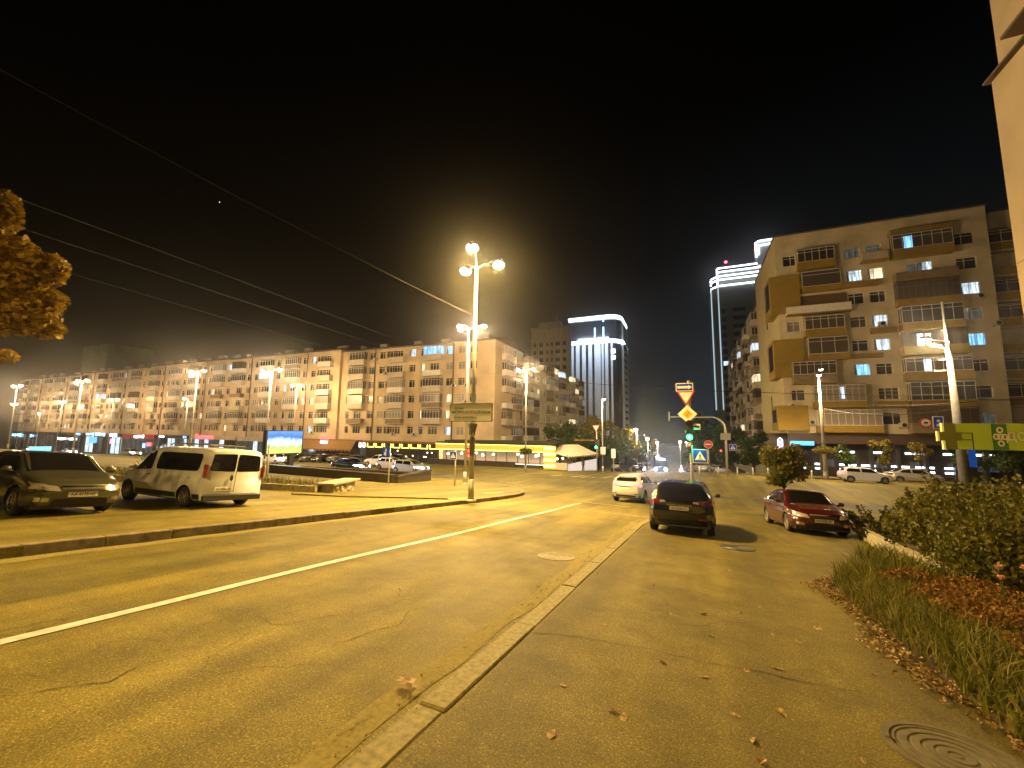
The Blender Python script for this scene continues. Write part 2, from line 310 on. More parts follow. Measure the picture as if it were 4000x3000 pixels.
# cracks
CR=[[(-4.07, 2.97), (-3.77, 2.92), (-3.65, 2.99), (-3.53, 3.27), (-3.33, 3.52), (-3.17, 3.81), (-3.22, 4.14), (-3.03, 4.27)],[(-2.94, 2.88), (-2.87, 3.18), (-2.81, 3.39), (-2.79, 3.6), (-2.89, 3.89), (-2.8, 4.25)],[(-4.11, 1.3), (-3.93, 1.47), (-3.77, 1.69), (-3.84, 1.93), (-3.8, 2.15)],[(-4.49, 6.35), (-4.05, 6.42), (-3.69, 6.33), (-3.24, 6.42)],[(-4.65, 4.62), (-4.26, 4.81), (-4.03, 5.15), (-3.6, 5.36)],[(-3.51, 4.5), (-3.27, 4.1)],[(-4.36, 4.57), (-3.9, 4.66), (-3.6, 5.11)],[(-1.57, 4.04), (-1.15, 4.14), (-0.74, 4.19), (-0.38, 4.21), (0.02, 4.22), (0.32, 4.23), (0.6, 4.24), (0.95, 4.25), (1.23, 4.28)],[(0.5, 9.45), (0.87, 9.2), (1.13, 8.7), (1.47, 8.5), (1.75, 8.19)],[(-0.94, 11.16), (-0.55, 10.62), (-0.22, 10.69), (0.21, 11.04)],[(2.15, 15.5), (2.21, 13.81), (2.19, 12.43)],[(-2.03, 7.83), (-1.76, 7.52), (-1.49, 7.05), (-1.42, 6.54)],[(-5.92, 4.66), (-5.19, 4.99), (-4.82, 5.6)],]
rc=random.Random(9); b=MB()
for L_ in CR:
    P=[]
    for a,c in zip(L_,L_[1:]):
        n_=max(2,int(math.dist(a,c)/.09))
        for i in range(n_): u=i/n_; P.append((a[0]+(c[0]-a[0])*u+rc.gauss(0,.018),a[1]+(c[1]-a[1])*u+rc.gauss(0,.018)))
    row=[]
    for i,p in enumerate(P):
        q=P[min(i+1,len(P)-1)]; o=P[max(0,i-1)]; d=Vector((q[0]-o[0],q[1]-o[1])).normalized(); n=Vector((-d.y,d.x))*rc.uniform(.0008,.0055)*(1+.07*p[1]); v=Vector(p); row.append((v-n,v+n))
    for (a,b_),(c,d) in zip(row,row[1:]): b.quad(*[(q.x,q.y,tz(q.x,q.y)+(.0165 if q.x>-1.6 else .0045)) for q in (a,b_,d,c)])
g=b.build('pavement_cracks',mat('crack_dirt',(.03,.026,.018),.95)); tag(g,kind='structure')
# asphalt seam patches
M_patch=asphalt('asphalt_patch',.095,0,.1,(1,.88,.2))
M_patch2=asphalt('dark_patch',.10,.3,.15,(1,.88,.2))  # both patch tints carry the lamps' yellow as the road does
sheet('asphalt_patch',[(-4.7,9.2),(-2.6,9.4),(-2.5,12.6),(-4.6,12.3)],M_patch2,.0025,1)
sheet('asphalt_patch',[(-7.9,1.2),(-6.4,1.3),(-6.3,4.6),(-7.8,4.4)],M_patch2,.0025,1)
sheet('asphalt_patch',[(-12.5,34),(-4,33),(-3,38),(-11,39)],M_patch2,.004,2)
sheet('asphalt_patch',[(2,28),(12,30),(11,34),(2.5,33)],M_patch2,.004,2)
sheet('asphalt_patch',[(-8.2,9.0),(-5.6,9.6),(-5.6,14.8),(-8.3,13.9)],M_patch,.003,1)
# ------------------------------------------------------------------ manholes
def manhole(x,y,r,label,m,rings=5,dz=.014):
    o=MB(); prof=[(0.0,.012)]
    for k in range(rings):
        a=r*(k+.35)/rings; prof+= [(a,.012),(a+.004,.007),(a+r/rings*.3,.004),(a+r/rings*.3+.004,.012)]
    prof+=[(r*.985,.012),(r*.99,.0),(r*1.02,0),(r*1.03,.014),(r*1.16,.014),(r*1.18,-.03)]
    o.lathe(prof,40); t=o.build('manhole_cover',m,smooth=False); t.location=(x,y,tz(x,y)+dz); t.rotation_euler=(math.atan(-.091),0,0); tag(t,label,'manhole cover'); return t
M_iron=mat('cast_iron',(.085,.075,.045),.8,noise=(12,.3)); M_iron2=mat('worn_iron',(.16,.16,.17),.4,metal=.7,noise=(12,.2))
manhole(1.40,3.58,.30,'large ribbed round cover in the pavement by the leaf litter','' or M_iron)
manhole(.85,11.25,.33,'bluish worn cover in the pavement behind the black car',M_iron2,3)
manhole(-2.42,7.68,.30,'pale rimmed cover in the road lane near the kerb',mat('pale_iron',(.2,.18,.13),.7,noise=(12,.3)),3,-.004)
# ------------------------------------------------------------------ building helpers
def grid_cuts(rects,x0,x1,z0,z1):
    xs=sorted(set([x0,x1]+[v for r in rects for v in (r[0],r[1])])); zs=sorted(set([z0,z1]+[v for r in rects for v in (r[2],r[3])]))
    return xs,zs
def wall_with_holes(b,x0,x1,z0,z1,rects,y=0.0,depth=.18,mi=0):
    xs,zs=grid_cuts(rects,x0,x1,z0,z1)
    for i in range(len(xs)-1):
        cx=(xs[i]+xs[i+1])/2; start=None
        for j in range(len(zs)-1):
            cz=(zs[j]+zs[j+1])/2
            hole=any(r[0]<cx<r[1] and r[2]<cz<r[3] for r in rects)
            if not hole and start is None: start=zs[j]
            if (hole or j==len(zs)-2) and start is not None:
                e=zs[j] if hole else zs[j+1]
                b.quad((xs[i],y,start),(xs[i+1],y,start),(xs[i+1],y,e),(xs[i],y,e),mi); start=None
    for r in rects:
        a,c,d,e=r
        b.quad((a,y,d),(a,y+depth,d),(a,y+depth,e),(a,y,e),mi); b.quad((c,y,d),(c,y,e),(c,y+depth,e),(c,y+depth,d),mi)
        b.quad((a,y,d),(c,y,d),(c,y+depth,d),(a,y+depth,d),mi); b.quad((a,y,e),(a,y+depth,e),(c,y+depth,e),(c,y,e),mi)
WIN={}
GL={'dark':M_dglass,'curt':M_glass2,'pale':M_glass3,'cool':M_litc,'blue':M_litb,'warm':M_litw,'dim':M_litd}
def window_mesh(w,h,kind='dark',mull=1,frame=M_frame,lamp=False,tr=True):
    key=(round(w,2),round(h,2),kind,mull,frame.name,lamp,tr)
    if key in WIN: return WIN[key]
    b=MB(); fw_=.06
    b.box(-w/2,w/2,.0,.05,0,fw_); b.box(-w/2,w/2,.0,.05,h-fw_,h)
    b.box(-w/2,-w/2+fw_,.0,.05,fw_,h-fw_); b.box(w/2-fw_,w/2,.0,.05,fw_,h-fw_)
    for k in range(mull):
        x=-w/2+w*(k+1)/(mull+1)*(1 if mull>1 else random.choice((.8,1,1.2))); b.box(x-.035,x+.035,.001,.049,fw_,h-fw_)
    if tr and mull<4: b.box(-w/2+fw_,w/2-fw_,.002,.048,h*.72,h*.72+.05)
    b.quad((-w/2+.03,.035,.03),(w/2-.03,.035,.03),(w/2-.03,.035,h-.03),(-w/2+.03,.035,h-.03),1)
    if kind in('cool','blue','warm') :  # curtain strip beside the lit pane
        b.quad((-w/2+.06,.03,.06),(-w/2+w*.2,.03,.06),(-w/2+w*.16,.03,h-.06),(-w/2+.06,.03,h-.06),2)
    me=b.mesh('window',[frame,GL[kind],M_litd]); WIN[key]=me; return me
def put_window(parent,x,y,z,w,h,kind,mull=1,frame=M_frame,lamp=False):
    o=inst('window',window_mesh(w,h,kind,mull,frame,lamp),parent,(x,y,z)); return o
BAL={}
def glazing_mesh(w,h,d,kind,n,frame,roof=True):
    key=('g',round(w,2),round(h,2),d,kind,n,frame.name,roof)
    if key in BAL: return BAL[key]
    b=MB(); t=.05
    for k in range(n+1):
        x=-w/2+(w-t)*k/n; b.box(x,x+t,-d,-d+t,0,h)
    b.box(-w/2,w/2,-d-.003,-d+t,0,.07); b.box(-w/2,w/2,-d-.003,-d+t,h-.07,h); b.box(-w/2+.02,w/2-.02,-d-.001,-d+t-.002,h*.74,h*.74+.045)
    for s in (-1,1):
        x=s*(w/2)-(t if s>0 else 0); b.box(x,x+t,-d/2,-d/2+t,0,h); b.box(x,x+t,-d+t,0,h-.07,h); b.box(x,x+t,-d+t,0,0,.07)
    g=.025; b.quad((-w/2+g,-d+g,.02),(w/2-g,-d+g,.02),(w/2-g,-d+g,h-.02),(-w/2+g,-d+g,h-.02),1)
    b.quad((-w/2+g,0,.02),(-w/2+g,-d+g,.02),(-w/2+g,-d+g,h-.02),(-w/2+g,0,h-.02),1); b.quad((w/2-g,-d+g,.02),(w/2-g,0,.02),(w/2-g,0,h-.02),(w/2-g,-d+g,h-.02),1)
    if roof: b.box(-w/2-.05,w/2+.05,-d-.08,0,h,h+.08,2)
    me=b.mesh('glazing',[frame,GL[kind],M_roof]); BAL[key]=me; return me
def balcony_mesh(w,d,ph,m,slab=M_conc,ribs=False):
    key=('b',round(w,2),d,ph,m.name,ribs)
    if key in BAL: return BAL[key]
    b=MB(); b.box(-w/2-.05,w/2+.05,-d-.05,0,-.16,0,1)
    b.box(-w/2,w/2,-d,-d+.06,.0,ph); b.box(-w/2,-w/2+.06,-d+.06,0,0,ph); b.box(w/2-.06,w/2,-d+.06,0,0,ph)
    if ribs:
        x=-w/2+.2
        while x<w/2-.1: b.box(x,x+.05,-d-.03,-d,.05,ph-.04); x+=.36
    b.box(-w/2-.03,w/2+.03,-d-.035,-d+.09,ph,ph+.05,1)
    me=b.mesh('balcony',[m,slab]); BAL[key]=me; return me
def put_balcony(parent,x,y,z,w,d=.95,ph=.95,m=M_conc,gl=None,n=5,frame=M_frame,h=1.5,ribs=False,slab=M_conc):
    o=inst('balcony',balcony_mesh(w,d,ph,m,slab,ribs),parent,(x,y,z))
    if gl: g=inst('glazing',glazing_mesh(w-.04,h,d-.03,gl,n,frame),o,(0,0,ph+.05))
    return o
AC=None
def put_ac(parent,x,y,z):
    global AC
    if AC is None:
        b=MB(); b.box(-.4,.4,-.34,-.04,0,.55); b.lathe([(.2,-.35),(.22,-.36),(.24,-.35)],14,1,(.08,0,.28),'y'); b.lathe([(.0,-.345),(.2,-.345)],14,1,(.08,0,.28),'y'); b.box(-.35,-.3,-.35,0,-.08,0,1); b.box(.3,.35,-.35,0,-.08,0,1)
        AC=b.mesh('air_conditioner',[mat('ac_white',(.5,.48,.44),.5),M_black])
    return inst('air_conditioner',AC,parent,(x,y,z))
# ------------------------------------------------------------------ long apartment row across the avenue
FH=3.04; ROW0=.05
def pick(far=False):
    r=random.random()
    return 'cool' if r<.05 else 'warm' if r<.085 else 'dim' if r<.11 else 'pale' if r<.2 else 'curt' if r<.5 else 'dark'
def left_block(xr,pipes,xl,Y,zt,label,lit={},attic=None,zb=-10,mod_items=((1.7,'w'),(4.2,'w'),(-1.0,'w'),(-4.3,'B'),(-7.0,'n'),(-9.5,'w'),(-12.9,'B2'),(-15.5,'n')),style=0):
    base=(xr,Y,tz(xr,Y)); t=empty('apartment_block',base,0,label,'apartment block','apartment blocks in the row across the avenue')
    oz=-base[2]; W_=xr-xl; rects=[]; items=[]
    for p in pipes:
        for off,k in mod_items:
            x=p+off-xr
            if x>-.9 or x<-W_+.9: continue
            for r in range(6):
                z=ROW0+r*FH+oz
                w={'w':1.45,'n':.95,'B':2.0,'B2':2.0}[k]
                if k in('w','n') or (k[0]=='B'):
                    rects.append((x-w/2,x+w/2,z+.95,z+.95+1.5)); items.append((k,x,z,r,w))
    b=MB(); wall_with_holes(b,-W_,0,zb+oz,zt+oz,rects); D=13
    b.quad((-W_,0,zb+oz),(-W_,D,zb+oz),(-W_,D,zt+oz),(-W_,0,zt+oz)); b.quad((0,D,zb+oz),(0,0,zb+oz),(0,0,zt+oz),(0,D,zt+oz)); b.quad((0,D,zb+oz),(-W_,D,zb+oz),(-W_,D,zt+oz),(0,D,zt+oz))
    for r in range(6): b.box(-W_,0,-.05,0,ROW0+r*FH+oz-.06 if r==0 else ROW0+r*FH+oz-.02,ROW0+r*FH+oz+.02 if r else ROW0+oz+.1,0) if r==0 else None
    b.build('wall',M_stucco,t)
    b=MB(); b.box(-W_-.25,.25,-.45,D+.3,zt+oz,zt+oz+.22); b.quad((-W_,-.3,zt+oz+.22),(0,-.3,zt+oz+.22),(0,D/2,zt+oz+1.9),(-W_,D/2,zt+oz+1.9)); b.quad((-W_,D,zt+oz+.22),(0,D,zt+oz+.22),(0,D/2,zt+oz+1.9),(-W_,D/2,zt+oz+1.9))
    b.tri((0,-.3,zt+oz+.22),(0,D,zt+oz+.22),(0,D/2,zt+oz+1.9)); b.tri((-W_,-.3,zt+oz+.22),(-W_,D,zt+oz+.22),(-W_,D/2,zt+oz+1.9))
    rf=b.build('roof',M_roof,t)
    x=-3.5
    while x>-W_+2:
        c=MB(); w=random.choice((1.0,1.8,2.6)); hh=random.uniform(1.0,1.5); c.box(-w/2,w/2,0,.9,0,hh); c.box(-w/2-.06,w/2+.06,-.06,.96,hh,hh+.1); c.build('chimney',M_stucco2,rf,loc=(x,1.5+random.random()*2,zt+oz+.4)); x-=random.uniform(5,10)
    nwin=0
    for k,x,z,r,w in items:
        kind=lit.get((round(x+xr),r)) or pick()
        if k in('w','n'):
            put_window(t,x,.12,z+.95,w,1.5,kind,1 if k=='w' else 0); nwin+=1
            if k=='w' and random.random()<.12: put_ac(t,x+1.15,0,z+.7)
        else:
            bw=4.0 if k=='B' else 3.7
            if r==0:
                put_window(t,x,.12,z+.95,w,1.5,random.choice(('dark','curt','dim')),2)
                c=MB(); c.box(-bw/2,bw/2,-1.1,0,0,.14); c.build('canopy',M_stucco2,t,loc=(x,0,z+2.9)); continue
            v=random.random(); s_=(int(abs(x+xr)*3)+r)%5
            pm=(M_conc,M_concd,M_conc,M_concw,M_stuccoD)[s_]
            if style==1 and k=='B2' : put_balcony(t,x,0,z,bw,1.0,1.0,M_concw if r%2 else M_conc,kind if v<.55 else None,4,M_frame); 
            else: put_balcony(t,x,0,z,bw,.95,.9,pm,kind if (kind=='blue' or (kind in('cool','warm') and r==3)) else (random.choice(('curt','curt','pale','dark')) if v<.82 else None),6 if v<.5 else 5,M_frame if v<.7 else M_framew,h=1.6)
            if v>=.55: put_window(t,x,.12,z+.95,w,1.5,'dark',2)
    for p in pipes:
        if xl+.5<p<xr: c=MB(); c.tube([(0,-.14,-5.0),(0,-.14,zt-.3)],.09,6); c.tube([(0,-.14,zt-.3),(0,-.35,zt)],.09,6); c.build('drainpipe',M_pipe,t,loc=(p-xr,0,oz))
    return t
P1=[-40.5-18.75*i for i in range(10)]
litA={(-45,5):'blue',(-42,5):'blue',(-39,5):'pale',(-36,5):'curt',(-72,5):'dim'}
left_block(-31.9,P1[:3],-68.4,65,18.25,'nearest stucco block of the row, its corner turned to the side street',lit={(-45,5):'blue',(-42,5):'blue',(-39,5):'pale',(-42,0):'cool',(-48,0):'dim',(-48,1):'warm',(-42,1):'warm',(-61,1):'dim',(-61,3):'cool',(-36,3):'curt',(-39,2):'pale',(-58,1):'pale',(-58,2):'pale'})
left_block(-68.4,P1[1:4],-104.5,64.4,18.7,'second block of the row, with white concrete balconies, behind the billboard',lit={(-76,5):'cool',(-83,3):'cool',(-90,5):'blue'},style=1)
left_block(-104.5,P1[3:6],-142,65,19.0,'third block of the row, behind the white van, with a red lettered shop',lit={(-106,5):'blue',(-109,5):'blue',(-112,3):'cool'})
left_block(-142,P1[5:8],-180,64.6,18.6,'fourth block of the row, beyond the red shop fascia',lit={(-165,4):'cool'})
left_block(-180,P1[7:10],-224,65,18.3,'farthest block of the row, above the left parked sedan',lit={(-196,5):'cool',(-210,2):'dim'})
# ------------------------------------------------------------------ side street wing on the left (faces +X)
def wing(x,y0,y1,zb,zt,label,bays,mw,seed,rz=R(90),litp=.03,rows=6,row0=ROW0,fh=FH,depth=12,group=None,flip=1,plain_first=False,balm=None):
    # local x runs along +Y (rz 90) with outward -y -> world +X
    rnd=random.Random(seed); base=(x,y0,tz(x,y0)); t=empty('apartment_block',base,rz,label,'apartment block',group); oz=-base[2]
    L=y1-y0; rects=[]; its=[]
    for (u,k) in bays:
        for r in range(rows):
            z=row0+r*fh+oz; w=1.3 if k=='w' else 1.8
            if k!='x': rects.append((u-w/2,u+w/2,z+.95,z+2.4))
            its.append((u,k,z,r,w))
    b=MB(); lo,hi=(0,L) if flip>0 else (-L,0)
    if flip<0: rects=[(-r[1],-r[0],r[2],r[3]) for r in rects]
    wall_with_holes(b,lo,hi,zb+oz,zt+oz,rects)
    b.quad((lo,0,zb+oz),(lo,depth,zb+oz),(lo,depth,zt+oz),(lo,0,zt+oz)); b.quad((hi,0,zb+oz),(hi,depth,zb+oz),(hi,depth,zt+oz),(hi,0,zt+oz)); b.quad((lo,depth,zb+oz),(hi,depth,zb+oz),(hi,depth,zt+oz),(lo,depth,zt+oz))
    b.build('wall',mw,t)
    b=MB(); b.box(lo-.2,hi+.2,-.35,depth,zt+oz,zt+oz+.25); rf=b.build('roof',M_roof,t)
    for k in range(int(L/8)):
        c=MB(); w=rnd.choice((.9,1.6)); c.box(-w/2,w/2,0,.9,0,1.1); c.box(-w/2-.05,w/2+.05,-.05,.95,1.1,1.2); c.build('chimney',M_stucco2,rf,loc=(flip*(4+k*8),2,zt+oz+.25))
    for (u,k,z,r,w) in its:
        uu_=u*flip; v=rnd.random(); kind='cool' if v<litp else 'warm' if v<litp*1.7 else 'dim' if v<litp*3 else rnd.choice(('dark','dark','curt','pale'))
        if k=='w': put_window(t,uu_,.12,z+.95,w,1.45,kind,1)
        elif k=='x': pass
        else:
            s_=rnd.randrange(5); pm=(balm or (M_conc,M_concd,M_concw,M_stuccoD,M_concd))[s_]
            put_balcony(t,uu_,0,z,3.3,1.0,.95,pm,kind if v<.75 else None,5,M_frame if v<.5 else M_framew)
            if v>=.75: put_window(t,uu_,.12,z+.95,w,1.45,kind,1)
    return t
wing(-31.9,78.02,90,-7,17.4,'set-back block with brown balconies just behind the corner block',((2.5,'b'),(6.2,'b'),(9.8,'w')),M_stuccoD,3)
wing(-31.9,90.02,128,-9,16.0,'lower weathered block farther down the side street behind the lamp',((2,'w'),(5,'b'),(8.5,'b'),(12,'w'),(15,'b'),(18.5,'b'),(22,'w'),(25,'b'),(29,'b'),(33,'w'),(36,'b')),M_stuccoD,5,litp=.05,group='blocks along the side street')
# corner block side facade gets balconies
cb=[o for o in COL.objects if o.get('label','').startswith('nearest stucco')][0]
ozc=-cb.location.z
for r in range(6):
    z=ROW0+r*FH+ozc
    for u,k in ((4.6,'b'),(9.2,'b')):
        v=random.random(); s_=(r*2+int(u))%4
        o=put_balcony(cb,0,u,z,3.0,.95,.9,(M_concw,M_concd,M_conc,M_stuccoD)[s_],random.choice(('curt','dark','pale','dim')) if (v<.8 or r in(4,)) else None,5,M_frame); o.rotation_euler=(0,0,R(90))
b=MB(); b.tube([(.15,12.2,-4),(.15,12.2,18)],.12,6); b.build('drainpipe',M_pipe,cb,loc=(0,0,ozc))
# ------------------------------------------------------------------ right apartment building
XR0,YR,FH2,RZ0,NR=11.5,65.0,3.11,2.35,8
tb=empty('apartment_building',(XR0,YR,tz(XR0,YR)),0,'white brick building with ochre balconies at the right corner','apartment building'); oz=-tb.location.z
def WZ(r): return RZ0+r*FH2
rects=[]; wins=[]
def rw(x,r,w=1.6,kind='dark',h=1.45,mull=1,zoff=.85):
    x-=XR0; z=WZ(r)+zoff; rects.append((x-w/2,x+w/2,z+oz,z+h+oz)); wins.append((x,z+oz,w,h,kind,mull))
# windows: (world x, row, ...)
for r,k in ((7,'dark'),(4,'pale'),(2,'x'),(1,'curt')):
    if k!='x': rw(13.1,r,1.5,k)
for r,k in ((7,'dim'),(6,'cool'),(5,'dark'),(4,'curt'),(3,'dark'),(2,'blue')): rw(20.1,r,1.65,k)
for r,k in ((7,'dim'),(6,'warm'),(5,'dark'),(4,'cool'),(3,'cool'),(2,'dark')): rw(22.3,r,1.6,k)
rw(22.5,0,1.9,'dark'); rw(22.5,1,2.0,'curt',mull=2)
for r,k in ((7,'dark'),(6,'dark'),(5,'cool'),(4,'dim'),(3,'blue'),(2,'curt'),(1,'dark'),(0,'dim')): rw(30.9,r,1.8,k)
for r in range(8): rw(26.6,r,2.4,'cool' if r in (2,) else 'curt' if r%2 else 'dim' if r==6 else 'dark')
for r in (6,4,3,2,0): rw(15.9,r,1.8,'cool' if r==6 else 'curt')
b=MB(); WR=38; D=19
ZT=29.4
wall_with_holes(b,0,21.6,2.05+oz,ZT+oz,rects,mi=0)
b.quad((21.6,0,2.05+oz),(21.6,2.2,2.05+oz),(21.6,2.2,ZT+oz),(21.6,0,ZT+oz)); b.box(21.6,WR,2.2,D,2.05+oz,ZT+oz-.01,0)
b.quad((0,D,2.05+oz),(0,0,2.05+oz),(0,0,ZT+oz),(0,D,ZT+oz),1); b.quad((0,D,2.05+oz),(21.6,D,2.05+oz),(21.6,D,ZT+oz),(0,D,ZT+oz),0); b.quad((0,0,2.05+oz),(0,D,2.05+oz),(21.6,D,2.05+oz),(21.6,0,2.05+oz),1)
b.build('wall',[M_wbrick,M_sidewall],tb)
b=MB(); b.box(-.12,21.7,-.12,D,ZT+oz,ZT+oz+.18); b.box(21.7,WR,2.1,D,ZT+oz,ZT+oz+.18); rf=b.build('roof',M_roof,tb)
for x,w in ((9,1.5),(15,1.2)): c=MB(); c.box(-w/2,w/2,0,1,0,.9); c.build('chimney',M_stucco2,rf,loc=(x,3,ZT+oz+.18))
for w in wins: put_window(tb,w[0],.12,w[1],w[2],w[3],w[4],w[5])
for x,r in ((22.1,7),(19.0,6.4),(21.2,4.2),(13.6,.9),(31.6,3.9),(15.6,.2),(22.3,.1),(30.4,5.0)): put_ac(tb,x-XR0-1.3 if x<20 else x-XR0+1.2,0,WZ(r)+oz+.2)
# ochre bands (render fields) and loggias
def panel(x0,x1,z0,z1,d=.06,m=M_ochre,name='render_panel'):
    b=MB(); b.box(x0-XR0,x1-XR0,-d,-.001,z0+oz,z1+oz); return b.build(name,m,tb)
def loggia(x0,x1,r,gl='curt',n=6,pm=M_ochre,d=.95,ph=.95,h=1.75,frame=M_frame,ribs=False,slab=M_ochre,zo=0):
    return put_balcony(tb,(x0+x1)/2-XR0,0,WZ(r)+oz+zo,x1-x0,d,ph,pm,gl,n,frame,h=h,ribs=ribs,slab=slab)
# corner ochre boxes wrapping the edge
def cornerbox(z0,z1,x1=14.0,side=.95):
    b=MB(); b.box(-side,x1-XR0,-.5,4.2,z0+oz,z1+oz)
    b.box(-side-.02,-side+.25,.4,3.2,z0+oz+1.1,z1+oz-.5,1); b.build('corner_loggia',[M_ochre,M_dglass],tb)
cornerbox(WZ(5)+.35,WZ(7)-.6); cornerbox(WZ(2)+.9,WZ(4)-.2); cornerbox(2.35,WZ(1)+.2)
# column of glazed balconies 14..18.6
loggia(13.9,18.0,7,'dark',5,M_ochre,.9,.8)
panel(13.95,18.6,WZ(6)-.2,WZ(6)+.55); loggia(14.3,18.6,6,'curt',1,M_ochre,.5,.55,h=2.1)
loggia(12.3,19.3,5,None,1,M_concw,1.0,1.0)
b=MB(); b.box(.9,7.7,-.02,.0,WZ(5)+oz+1.05,WZ(5)+oz+2.6); b.build('wood_panelling',M_framew,tb)
loggia(14.2,18.5,4,'curt',5,M_ochre,.9,.8); loggia(14.4,18.7,3,'curt',3,M_ochre,.9,.6,h=2.2)
panel(12.3,14.1,WZ(2)+2.6,WZ(3)+1.9,.3)
loggia(12.5,17.2,2,'curt',6,M_concd,1.1,1.05,h=1.7,slab=M_ochre); loggia(14.6,20.0,1,'pale',8,M_ochre,.95,.6,h=2.1); loggia(14.8,21.4,0,'pale',9,M_ochre,.95,.65,h=2.0)
# middle
loggia(20.8,23.4,7,None,1,M_stuccoD,1.0,1.0,ribs=True); panel(18.6,22.4,WZ(6)-.1,WZ(6)+.55,.5); panel(21.2,23.7,WZ(4)-.15,WZ(4)+.55,.5); panel(18.8,22.2,WZ(3)-.1,WZ(3)+.5,.4); loggia(21.0,24.0,1,None,1,M_ochre,.9,.5)
# wide right column 24..29.6
loggia(23.9,29.6,7,'curt',6,M_ochre,1.0,.85,h=1.9); panel(23.8,29.6,WZ(7)+2.85,WZ(7)+3.5,1.0)
loggia(23.9,29.7,6,None,1,M_concd,1.1,.9); loggia(23.9,29.7,5,'curt',10,M_ochre,1.0,.6,h=2.1,frame=M_framew); loggia(24.1,29.8,4,'dark',6,M_ochre,1.0,.7,h=2.1)
loggia(24.0,29.9,3,'curt',9,M_ochre,1.0,.9,h=1.8,frame=M_framew); loggia(24.0,30.0,2,'curt',7,M_ochre,1.0,.9,h=1.7); loggia(24.2,30.0,1,'dark',6,M_ochre,1.0,.55,h=2.2); loggia(24.0,30.0,0,'curt',8,M_concd,1.1,.95,h=1.7,frame=M_framew)
for r in range(8): put_balcony(tb,34.2-XR0,2.2,WZ(r)+oz,3.6,1.0,.95,M_ochre,'curt' if r%3 else None,3,M_frame)
for r in (1,3,5): b=MB(); b.box(-.05,-.001,9,9.5,WZ(r)+oz+.4,WZ(r)+oz+2.2); b.build('window',M_dglass,tb)
for x_,r_,k_,w_ in ((25.4,7,'blue',.8),(27.3,6,'cool',.9),(26.9,6,'dim',.8),(25.6,3,'cool',.6),(26.3,3,'warm',.5),(26.0,2,'cool',.7),(17.6,1,'cool',.4),(17.0,6,'cool',.5)):
    b=MB(); b.box(-w_/2,w_/2,0,.02,0,1.5); b.build('lit_pane',GL[k_],tb,loc=(x_-XR0,-1.0 if r_!=6 else .05,WZ(r_)+oz+.95))
# ground floor storefront under the right building
b=MB(); g0=-4.4+oz
b.box(.8,WR,1.2,3.0,g0,2.05+oz-.02,0)
for k in range(14):
    b.box(1.0+k*2.6,1.35+k*2.6,.6,1.2,g0,2.05+oz-.03,1)
b.box(.2,WR,-.2,.7,.75+oz,2.05+oz-.04,2)
b.build('shopfront',[M_dglass,M_metald,mat('dark_fascia',(.06,.035,.02),.6)],tb)
for k,(x,w,c) in enumerate(((4.3,1.2,'cool'),(6.6,1.6,'cool'),(9.6,1.3,'dim'),(13.2,1.6,'cool'),(16.5,1.2,'dim'),(19.4,1.8,'cool'))):
    b=MB(); b.box(-w/2,w/2,0,.06,0,.22); b.build('ceiling_light',emis('shop_strip_light',(.8,.95,1.0),5),tb,loc=(x,1.1,.1+oz-.5)); b=MB(); b.box(-w/2,w/2,0,.06,0,.9); b.build('shop_window',GL['dim'],tb,loc=(x+.3,1.12,-2.2+oz))
for x_,w_ in ((15.3,1.3),(18.1,1.7),(20.2,1.4),(23.3,1.7),(25.6,1.7),(13.4,.8),(28,1.2)):
    for z_ in (-2.05,-2.6): b=MB(); b.box(-w_/2,w_/2,0,.06,0,.2); b.build('display_light',emis('display_strip',(.82,.93,1.0),6),tb,loc=(x_-XR0,1.08,z_+oz))
# blue lit shop sign
t=empty('shop_sign',(12.9,63.6,.75),0,'glowing blue shop sign under the ochre balcony','shop sign')
b=MB(); b.box(-1.25,1.25,0,.12,-.25,.25); b.build('panel',emis('blue_sign_light',(.08,.45,.95),2.6),t)
text_part('РИТЕЙЛ' if 0 else 'САЛОН',.42,emis('white_sign_light',(.7,.9,1),5),t,(0,-.01,0)) if 0 else None
